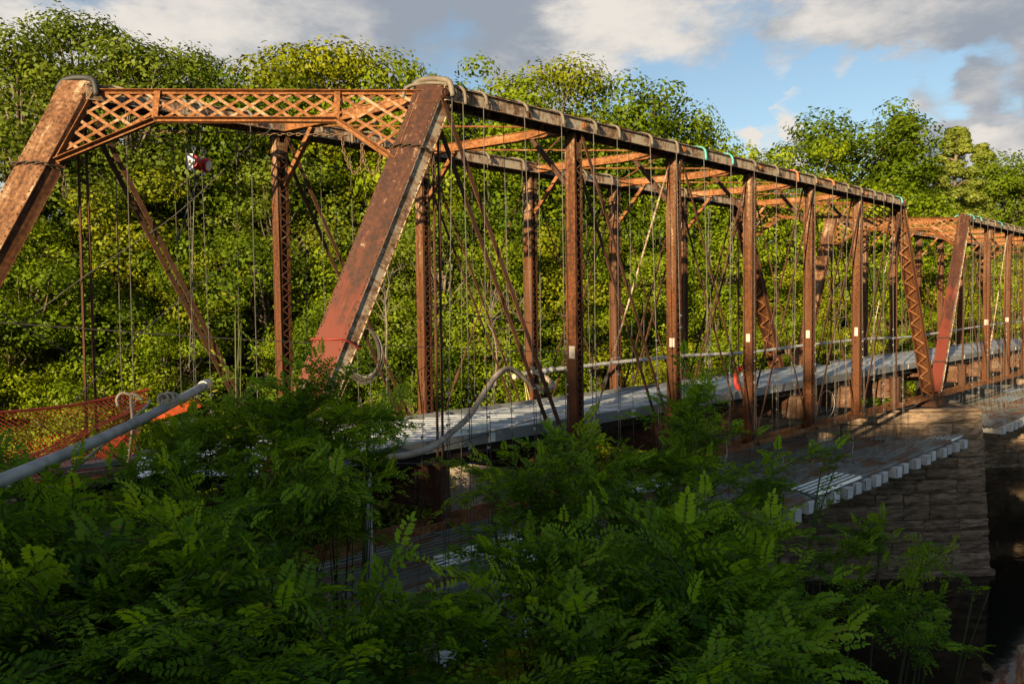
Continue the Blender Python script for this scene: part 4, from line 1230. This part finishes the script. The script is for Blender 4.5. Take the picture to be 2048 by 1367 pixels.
skyline('airy', 265, 80, 14, 'airy bluish locust tree right of the tallest one', 1.2, GT)
skyline('airy', 380, 95, 20, 'thin airy tree above the left part of the portal', 1.1, GT)
skyline('dark', 470, 98, 15, 'rounded dark tree rising above the middle of the portal lattice', 0.95, GT)
skyline('olive', 600, 85, 18, 'olive green tree on the skyline over the portal middle', 1.1, GT)
skyline('olive', 690, 88, 16, 'second olive tree just left of the bright green one', 1.0, GT)
skyline('maple', 775, 103, 14, 'bright green tree on the skyline left of the right end post', 0.95, GT)
skyline('maple', 868, 128, 18, 'small green tree peeking out behind the right end post head', 0.8, GT)
skyline('maple', 990, 130, 16, 'broad green tree on the skyline right of the end post head', 1.1, GT)
skyline('olive', 1105, 118, 20, 'tallest olive tree over the near top chord', 1.1, GT)
skyline('dark', 1200, 158, 18, 'dark tree in the notch of the right part of the skyline', 0.9, GT)
skyline('dark', 1275, 150, 15, 'rounded dark green tree over the middle of the near chord', 1.1, GT)
skyline('maple', 1360, 200, 14, 'green tree stepping down at the right end of the tall wood', 1.0, GT)
skyline('maple', 1440, 235, 13, 'last tree of the tall wood before the white clouds', 0.85, GT)
skyline('maple', 1615, 285, 12, 'yellow green tree leaning left in front of the dark dome tree', 0.95, GT)
skyline('dark', 1695, 203, 19, 'big dome shaped dark tree standing alone right of the white clouds', 1.35, GT)
skyline('pale', 1805, 225, 16, 'tall slender pale conifer right of the dome shaped tree', 1.2, GT)
skyline('pale', 1912, 248, 15, 'second slender pale conifer near the right edge', 1.2, GT)
skyline('pale', 1965, 282, 18, 'short pale conifer just right of the second one', 1.2, GT)
skyline('pale', 1870, 325, 14, 'low pale conifer between the two tall ones', 1.2, GT)
skyline('dark', 2045, 275, 14, 'dark rounded tree at the right edge of the picture', 1.1, GT)
skyline('maple', 2150, 240, 18, 'green tree beyond the right edge behind the dark one', 1.2, GT)
skyline('maple', 1760, 330, 10, 'green tree filling the slope under the slender conifer', 1.2, GT)
GW = 'trees on the wooded slope behind the bridge'
LM = [(-60, 'left of the picture edge'), (110, 'left of the left end post'), (330, 'behind the left half of the portal'), (520, 'behind the red reels'), (620, 'behind the first far post'), (800, 'left of the right end post'), (900, 'behind the second far post'),
      (1040, 'right of the second far post'), (1130, 'behind the third far post'), (1250, 'behind the fourth far post'), (1330, 'left of the second near post'), (1480, 'behind the middle near posts'), (1600, 'behind the latticed far end post'), (1720, 'behind the red far end post'), (1880, 'behind the joint of the two spans'), (2110, 'behind the second span'), (9999, 'beyond the right edge')]
def where(px): return next(t for x, t in LM if px < x)
WK = {'maple': 'fresh green tree', 'olive': 'yellowish olive tree', 'dark': 'deep green tree', 'airy': 'feathery bluish tree'}
WR = {3.5: 'low on the slope', 8.5: 'halfway up the slope', 13: 'high on the slope'}
for px in range(-220, 2260, 84):
    for (back, lo, hi) in ((3.5, 6.5, 9), (8.5, 9, 12), (13, 10, 13)):
        r = 0; w = 40
        pj = px+tr_rnd.uniform(-40, 40)
        bk = back+tr_rnd.uniform(-2.2, 2.2)
        if tr_rnd.random() < 0.2: continue
        for _ in range(12):
            r = (pj-1024)/FPX*w; w = float(shore(np.float64(r)))+bk
        x, y = from_rw(r, w); g = float(ground_z(x, y)); h = tr_rnd.uniform(lo, hi)
        # stay below the skyline of the photograph
        kind = tr_rnd.choices(['maple', 'olive', 'dark', 'airy'], [5, 1.6, 2.6, 0.8])[0]
        top_y = 616-(g+h-CAM[2])/w*FPX
        lim = np.interp(pj, [0, 400, 860, 1250, 1420, 1500, 1530, 1700, 1850, 2048], [150, 140, 160, 190, 280, 340, 340, 270, 360, 330])
        if top_y < lim: h = max(4.0, (616-lim)/FPX*w+CAM[2]-g)
        plant(kind, x, y, g-0.3, h, WK[kind]+' '+WR[back]+' '+where(pj), 'tree', GW, tr_rnd.uniform(0.95, 1.25))
GB = 'bushes at the foot of the wooded slope'
for px in range(-200, 2240, 46):
    for back in (-1.0, 1.2):
        w = 40; pj = px+tr_rnd.uniform(-30, 30); bk = back+tr_rnd.uniform(-0.8, 1.2)
        for _ in range(12):
            r = (pj-1024)/FPX*w; w = float(shore(np.float64(r)))+bk
        x, y = from_rw(r, w); g = float(ground_z(x, y)); h = tr_rnd.uniform(2.2, 4.6)
        if 850 < pj < 1130 and tr_rnd.random() < 0.75: continue
        k = 'brown' if tr_rnd.random() < 0.07 else 'bush'
        plant(k, x, y, max(g, WATER+0.1)-0.2, h, ('browned bush' if k == 'brown' else 'green bush')+' at the foot of the slope '+where(pj), 'bush', GB, tr_rnd.uniform(0.9, 1.3))
# rock outcrop beneath the wood
for i, (px, back, s) in enumerate(((930, 0.2, 2.6), (1010, 0.8, 2.2), (880, 1.2, 1.8), (1080, 0.5, 2.0))):
    w = 40
    for _ in range(12): r = (px-1024)/FPX*w; w = float(shore(np.float64(r)))+back
    x, y = from_rw(r, w); g = float(ground_z(x, y))
    import bmesh
    bm = bmesh.new(); bmesh.ops.create_icosphere(bm, subdivisions=3, radius=1.0)
    rr = random.Random(40+i)
    for v in bm.verts:
        n_ = v.co.copy(); f = 1+0.22*math.sin(3.1*n_.x+i)*math.sin(4*n_.z+i*2)+rr.uniform(-0.09, 0.09)
        v.co = Vector((n_.x*s*1.2*f, n_.y*s*f, n_.z*s*1.25*f))
    me = bpy.data.meshes.new('rock'); bm.to_mesh(me); bm.free(); me.materials.append(M['rock'])
    inst('rock', me, None, (x, y, g+1.6), label=('tan rock face under the wood below the tan hose hump', 'rock beside the hump of the tan hose under the trees', 'leftmost of the rocks at the foot of the wood', 'rightmost rock at the foot of the wood')[i], cat='rock')
# bare dead branches
def dead_branch(px, py, d, label, seed):
    rr = random.Random(seed); p = at(px, py, d); m = MB()
    main = [V(0, 0, -1.5), V(0.1, 0, 0), V(rr.uniform(-.4, .4), 0, 1.3), V(rr.uniform(-1, 1), 0, 2.6)]
    mp = spline(main, 4); m.tube(mp, np.linspace(0.06, 0.02, len(mp)), 5)
    for i in range(14):
        s = mp[rr.randrange(3, len(mp))]; dirv = V(rr.uniform(-1, 1), rr.uniform(-.6, .6), rr.uniform(0.0, 1)); L = rr.uniform(0.6, 1.7)
        e = s+dirv*L; mid = (s+e)/2+V(rr.uniform(-.15, .15), 0, rr.uniform(-.1, .25))
        bp = spline([s, mid, e], 3); m.tube(bp, np.linspace(0.025, 0.008, len(bp)), 4)
        for k in range(2):
            s2 = bp[rr.randrange(2, len(bp))]; m.tube([s2, s2+V(rr.uniform(-.5, .5), 0, rr.uniform(-.1, .5))], [0.011, 0.005], 4)
    m.build('dead_tree', M['bark_pale'], label=label, cat='dead tree').location = Vector(p)
dead_branch(990, 700, 33, 'bare pale dead tree under the wood left of the second near post', 3)
dead_branch(1050, 690, 34, 'bare dead sapling just left of the second near post', 4)
dead_branch(770, 660, 33, 'bare twiggy dead sapling right of the right end post', 5)
# trees behind the camera along the road (they shade the foreground)
GK = 'roadside trees behind the viewer'
hx = -SUN[:2].copy(); hx /= np.linalg.norm(hx); hq = np.array([-hx[1], hx[0]])
for row, s0 in ((0, -27.0), (1, -31.5)):
    q = -20+row*0.5
    while q < 9:
        top = next(h_ for q_, h_ in ((-9.3, 12.2), (-8.4, 11.8), (-6.4, 8.3), (-1.9, 10.6), (-0.2, 6.8), (2.2, 8.0), (99, 8.8)) if q < q_)
        top -= 0.0 if row == 0 else -0.5
        x, y = hx*s0+hq*q + np.array([tr_rnd.uniform(-.3, .3), tr_rnd.uniform(-.3, .3)])
        g = float(ground_z(x, y))-0.2
        wd = 0.7 if -9 < q < 0.3 else 1.0
        plant('maple' if tr_rnd.random() < 0.5 else 'dark', x, y, g, top-g+tr_rnd.uniform(-0.5, 0.5), 'roadside tree standing behind the viewer left of the road', 'tree', GK, wd)
        q += 2.5*wd+tr_rnd.uniform(-.3, .5)

# ------------------------------------------------------------------ locust shrubs in the foreground
def pinnate(rng, L, pairs, ll, droop=0.25):
    """one compound leaf along +x: list of leaflet quads + rachis"""
    pos, t, n, size = [], [], [], []
    def mid(f): return V(L*f, 0, 0.10*L*math.sin(2.4*f)-droop*L*f*f)
    for i in range(pairs):
        f = 0.16+0.80*i/(pairs-1)
        for sg in (-1, 1):
            ang = math.radians(rng.uniform(58, 76)); d = V(math.cos(ang), sg*math.sin(ang), rng.uniform(-0.28, 0.06))
            s = ll*(0.75+0.35*math.sin(math.pi*min(1, f+0.1)))*rng.uniform(0.88, 1.1)
            pos.append(mid(f)+d*s*0.56); t.append(unit(d)); n.append(unit(V(rng.uniform(-.45, .45), sg*rng.uniform(-0.3, 0.55), 1))); size.append(s)
    pos.append(mid(1.0)+V(ll*0.45, 0, -0.01)); t.append(unit(V(1, 0, -0.3))); n.append(V(0.2, 0, 1)); size.append(ll)
    return [np.array(a) for a in (pos, t, n, size)], [mid(f) for f in (0, 0.35, 0.7, 1.0)]

def leaflet_mesh(pos, t, n, size):
    """leaflets of 6 corners folded along the midrib (4 triangles... as 2 quads)"""
    b = np.cross(n, t); b /= np.linalg.norm(b, axis=1, keepdims=True)+1e-9; n2 = np.cross(t, b)
    s = size.reshape(-1, 1); k = len(pos); w = 0.23
    v = np.empty((k, 6, 3))
    v[:, 0] = pos-t*s*0.5; v[:, 3] = pos+t*s*0.5-n2*s*0.06
    v[:, 1] = pos-t*s*0.22+b*s*w+n2*s*0.05; v[:, 2] = pos+t*s*0.24+b*s*w*0.9+n2*s*0.04
    v[:, 5] = pos-t*s*0.22-b*s*w+n2*s*0.05; v[:, 4] = pos+t*s*0.24-b*s*w*0.9+n2*s*0.04
    i = np.arange(k).reshape(-1, 1)*6
    q = np.concatenate([i+np.array([[0, 3, 2, 1]]), i+np.array([[0, 5, 4, 3]])], 1).reshape(-1, 4)
    return v.reshape(-1, 3), q

def spray_proto(seed, nleaf, length, mat='leaf_locust'):
    rng = np.random.default_rng(seed)
    allv, allq, allc = [], [], []; off = 0
    tw = MB(); stem = [V(0, 0, 0), V(length*0.35, 0.02, 0.05), V(length*0.7, -0.03, 0.05), V(length, 0.03, -0.02)]
    sp = spline(stem, 4); tw.tube(sp, np.linspace(0.007, 0.0025, len(sp)), 4)
    for i in range(nleaf):
        f = 0.08+0.92*i/(nleaf-1); L = rng.uniform(0.19, 0.29)*(1.0 if f < 0.75 else 0.75); pr = int(rng.integers(5, 8)); ll = rng.uniform(0.046, 0.062)
        (pos, t, n, size), rach = pinnate(rng, L, pr, ll, rng.uniform(0.1, 0.5))
        sg = 1 if i % 2 else -1
        yaw = sg*math.radians(rng.uniform(25, 80)) if i < nleaf-1 else 0.0
        pitch = math.radians(rng.uniform(-35, 25)); roll = math.radians(rng.uniform(-35, 35))
        R = np.array(Matrix.Rotation(yaw, 3, 'Z') @ Matrix.Rotation(pitch, 3, 'Y') @ Matrix.Rotation(roll, 3, 'X'))
        base = sp[min(len(sp)-1, int(f*(len(sp)-1)))]
        pos = pos@R.T+base; t = t@R.T; n = n@R.T
        v, q = leaflet_mesh(pos, t, n, size)
        allv.append(v); allq.append(q+off); off += len(v)
        cb = rng.uniform(0, 0.55)+(0.40 if f > 0.8 else 0)
        cl = np.clip(cb+rng.uniform(0, 0.25, len(pos)), 0, 0.97); cl[rng.uniform(size=len(pos)) < 0.006] = 1.0
        allc.append(np.repeat(cl, 2))
        tw.tube([base+R@p for p in rach], 0.0022, 3)
    tf = [f for f in tw.f if len(f) == 4] + [(f[0], f[1], f[2], f[2]) for f in tw.f if len(f) == 3]
    tf4 = np.array([f for f in tf if len(set(f)) == 4])
    nl = sum(len(q) for q in allq)
    me = mesh_np('foliage_spray', np.concatenate(allv+[np.array(tw.v)]), np.concatenate(allq+[tf4+off]), M[mat], np.concatenate(allc+[np.zeros(len(tf4))]))
    me.materials.append(M['twig'])
    idx = np.zeros(len(me.polygons), dtype=np.int32); idx[nl:] = 1
    me.polygons.foreach_set('material_index', idx)
    return me
def vine_proto(seed, n, length):
    rng = np.random.default_rng(seed); verts = []; quads = []; col = []
    tw = MB(); sp = spline([V(0, 0, 0), V(length*0.5, 0.06, 0.08), V(length, -0.04, -0.06)], 6); tw.tube(sp, 0.003, 4)
    for i in range(n):
        b0 = sp[int(i/(n-1)*(len(sp)-1))]; sg = 1 if i % 2 else -1
        d = unit(V(rng.uniform(0.1, 0.8), sg*rng.uniform(0.4, 1), rng.uniform(-0.3, 0.3))); nn_ = unit(V(rng.uniform(-.4, .4), rng.uniform(-.4, .4), 1)); sd = unit(np.cross(nn_, d)); nn_ = np.cross(d, sd)
        z = rng.uniform(0.05, 0.085); c0 = b0+d*0.05
        pts = [c0+d*z*0.08, c0-d*z*0.15+sd*z*0.35-nn_*z*.05, c0+d*z*0.35+sd*z*0.5-nn_*z*.1, c0+d*z, c0+d*z*0.35-sd*z*0.5-nn_*z*.1, c0-d*z*0.15-sd*z*0.35-nn_*z*.05]
        k = len(verts); verts += pts; quads += [(k, k+1, k+2, k+3), (k, k+3, k+4, k+5)]; v_ = float(np.clip(rng.uniform(0, 0.98), 0, 1)); v_ = 1.0 if rng.random() < 0.03 else v_; col += [v_, v_]
        tw.tube([b0, c0], 0.0018, 3)
    tf4 = np.array([f for f in tw.f if len(f) == 4])+len(verts); nl = len(quads)
    me = mesh_np('foliage_spray', np.array(verts+tw.v), np.concatenate([np.array(quads), tf4]), M['leaf_vine'], np.array(col+[0.0]*len(tf4)))
    me.materials.append(M['twig']); idx = np.zeros(len(me.polygons), dtype=np.int32); idx[nl:] = 1; me.polygons.foreach_set('material_index', idx)
    return me
VINES = [vine_proto(90+i, 12, 0.6) for i in range(3)]
SPRAYS = [spray_proto(60+i, n_, L_) for i, (n_, L_) in enumerate(((13, 0.7), (11, 0.55), (15, 0.85), (9, 0.4), (12, 0.65)))]
SPRAYS_YOUNG = [spray_proto(70+i, n_, L_, 'leaf_young') for i, (n_, L_) in enumerate(((11, 0.6), (9, 0.45), (13, 0.7)))]
sh_rnd = random.Random(33)
def shrub(blobs, label, base_px, base_d, density=1.45, vine=0.06, group='locust shrubs in the foreground'):
    """blobs: (px, py, rx, ry, depth, sprays): leafy masses of one shrub"""
    b0 = at(base_px, 1500, base_d); gz = float(ground_z(b0[0], b0[1])); base = V(b0[0], b0[1], gz-0.1)
    root = thing('locust_shrub', base, label, 'shrub', group)
    stems = MB()
    for (px, py, rx, ry, d, n_) in blobs:
        c = at(px, py, d); n_ = int(n_*density)
        tip = c-base; mid = tip*0.5+V(sh_rnd.uniform(-.2, .2), sh_rnd.uniform(-.2, .2), 0.1)
        sp = spline([V(0, 0, 0), mid, tip], 5); stems.tube(sp, np.linspace(0.028, 0.008, len(sp)), 5)
        left = 0
        for i in range(n_):
            if left <= 0:
                # a new shoot: a rosette of sprays round its tip
                left = sh_rnd.randint(4, 7); a = sh_rnd.uniform(0, 6.283); k = math.sqrt(sh_rnd.random())
                ddx, ddy = math.cos(a)*k, math.sin(a)*k
                p = at(px+ddx*rx, py+ddy*ry, d+sh_rnd.uniform(-1, 1)*0.0045*max(rx, ry)*d/8)
                fam = VINES if sh_rnd.random() < vine else sh_rnd.choice((SPRAYS, SPRAYS, SPRAYS_YOUNG))
                age = sh_rnd.uniform(0.85, 1.1)
            left -= 1
            o3 = Rr*(ddx*0.7+sh_rnd.gauss(0, .75)) - Ur*ddy*0.35 + V(0, 0, sh_rnd.uniform(-0.35, 0.75)) - Fv*sh_rnd.uniform(-0.35, 0.9)
            o3 = unit(o3)
            o = inst('foliage_spray', sh_rnd.choice(fam), root)
            q = Vector(o3).to_track_quat('X', 'Z'); o.rotation_mode = 'QUATERNION'; o.rotation_quaternion = q
            o.location = Vector(p-base-o3*0.12+V(sh_rnd.gauss(0, .05), sh_rnd.gauss(0, .05), sh_rnd.gauss(0, .07))); s = age*sh_rnd.uniform(0.65, 1.05)*(1.3 if d < 6.9 else 1.0); o.scale = (s, s, s)
            if sh_rnd.random() < 0.25:
                e = p-base-o3*0.12; st = sp[sh_rnd.randrange(3, len(sp))]
                stems.tube(spline([st, (st+e)/2+V(0, 0, 0.05), e], 3), np.linspace(0.011, 0.006, 7), 4)
    stems.build('stem', M['twig'], root, smooth=True)
    return root
shrub([(420, 890, 70, 35, 8.7, 14), (575, 850, 110, 50, 8.7, 26), (470, 915, 120, 65, 8.6, 28), (350, 990, 80, 85, 8.2, 20), (520, 960, 190, 120, 8.2, 46), (590, 1050, 130, 100, 7.8, 28), (470, 1100, 170, 110, 7.6, 36), (330, 1080, 110, 90, 7.8, 18)], 'dense locust shrub in front of the foot of the right end post', 470, 8.0)
shrub([(650, 840, 80, 75, 8.8, 24), (735, 820, 40, 70, 9.3, 12), (700, 940, 80, 80, 8.6, 18)], 'locust shrub with upright shoots right of the end post foot', 690, 8.6)
shrub([(200, 1100, 150, 100, 6.6, 30), (120, 1200, 160, 110, 6.2, 34), (60, 1120, 80, 60, 6.4, 10), (330, 1200, 170, 110, 6.4, 34), (170, 1310, 200, 90, 5.6, 30)], 'low leafy shrub at the bottom left below the steel pans', 200, 6.3, vine=0.4)
shrub([(420, 1290, 190, 110, 5.8, 38), (560, 1220, 120, 90, 6.2, 20), (600, 1330, 120, 60, 5.6, 14)], 'locust shrub with large leaves at the bottom centre left', 520, 5.8)
shrub([(1150, 960, 130, 70, 8.8, 32), (1080, 1010, 140, 80, 8.4, 28), (1230, 1030, 130, 90, 8.4, 30), (985, 965, 40, 25, 9.0, 4), (1040, 1090, 70, 35, 8.2, 6), (1140, 1110, 150, 60, 8.0, 26)], 'broad locust shrub before the first floor beams at the picture centre', 1130, 8.4)
shrub([(1390, 850, 55, 60, 9.6, 12), (1360, 930, 75, 70, 9.2, 20), (1390, 1010, 60, 60, 8.8, 14), (1340, 1060, 90, 50, 8.6, 14)], 'tall locust shrub reaching up before the third near post', 1350, 8.8)
shrub([(1560, 980, 110, 50, 9.4, 18), (1640, 950, 60, 35, 9.8, 7), (1460, 1050, 90, 60, 8.8, 16), (1560, 1060, 70, 40, 9.0, 8)], 'locust branches spreading over the edge of the hanging platform', 1470, 8.8, density=1.0)
shrub([(1130, 1200, 150, 80, 7.0, 26), (1330, 1180, 160, 90, 6.8, 32), (1450, 1150, 110, 90, 7.0, 22), (1250, 1290, 180, 80, 6.2, 30), (1060, 1300, 110, 70, 6.2, 10), (1430, 1290, 130, 90, 6.4, 24)], 'drooping locust shrub at the bottom centre right', 1300, 6.5)
shrub([(1640, 1110, 60, 50, 9.2, 7), (1620, 1190, 120, 80, 8.4, 20), (1760, 1080, 60, 30, 9.6, 4), (1760, 1150, 90, 60, 9.2, 11), (1850, 1090, 55, 30, 9.8, 4)], 'sparse locust shoots before the stone pier', 1640, 8.6, density=0.85)
shrub([(1700, 1250, 120, 55, 7.8, 12), (1870, 1195, 75, 40, 8.8, 8), (1560, 1290, 100, 60, 7.0, 10), (1840, 1290, 80, 40, 8.0, 5), (1950, 1170, 30, 20, 9.2, 2), (1640, 1345, 130, 40, 6.6, 7)], 'locust shrub at the lower right above the dark water', 1700, 7.6, density=0.9)
shrub([(810, 1330, 100, 30, 6.0, 5), (930, 1355, 80, 25, 5.8, 4)], 'thin locust shoots at the bottom edge below the platform corner', 850, 5.9)
shrub([(640, 1360, 120, 40, 5.2, 10), (1080, 1370, 90, 30, 5.2, 6), (1300, 1360, 160, 45, 5.2, 18), (450, 1365, 150, 40, 4.9, 16), (1560, 1365, 120, 40, 5.6, 12)], 'low shady locust leaves along the bottom edge of the view', 1000, 5.0)
# climbing vine on the far post foot and small vines
shrub([(470, 640, 16, 60, 12.5, 5), (480, 740, 40, 60, 12.3, 9), (585, 740, 20, 60, 11.6, 5)], 'slim climbing vine shoots standing before the first far post', 475, 9.0, vine=0.8)

# grass on the near bank
def grass():
    rng = np.random.default_rng(77); n = 1600
    r = rng.uniform(-5.5, -2.2, n); w = rng.uniform(3.5, 6.5, n)
    x, y = CAM[0]+r*Rv[0]+w*RF[0], CAM[1]+r*Rv[1]+w*RF[1]
    z = ground_z(x, y); keep = z > -5; x, y, z = x[keep], y[keep], z[keep]; n = len(x)
    a = rng.uniform(0, 6.28, n); h = rng.uniform(0.25, 0.6, n); l = rng.uniform(0.1, 0.35, n)
    b = np.stack([np.cos(a), np.sin(a), np.zeros(n)], 1); s = np.stack([-np.sin(a), np.cos(a), np.zeros(n)], 1)*0.008
    base = np.stack([x, y, z-0.02], 1); mid = base+b*l[:, None]*0.35+np.array([0, 0, 1])*h[:, None]*0.65; tip = base+b*l[:, None]+np.array([0, 0, 1])*h[:, None]
    v = np.stack([base-s, base+s, mid+s*0.7, mid-s*0.7, tip], 1).reshape(-1, 3)
    i = np.arange(n)[:, None]*5
    q = np.concatenate([i+np.array([[0, 1, 2, 3]]), i+np.array([[3, 2, 4, 4]])], 1).reshape(-1, 4)
    me = bpy.data.meshes.new('grass'); me.from_pydata(v.tolist(), [], [tuple(f) if f[2] != f[3] else tuple(f[:3]) for f in q.tolist()])
    at_ = me.attributes.new('rnd', 'FLOAT', 'FACE'); at_.data.foreach_set('value', rng.uniform(0, 1, len(me.polygons)).astype(np.float32))
    me.materials.append(M['grass'])
    inst('grass', me, kind='stuff')
grass()
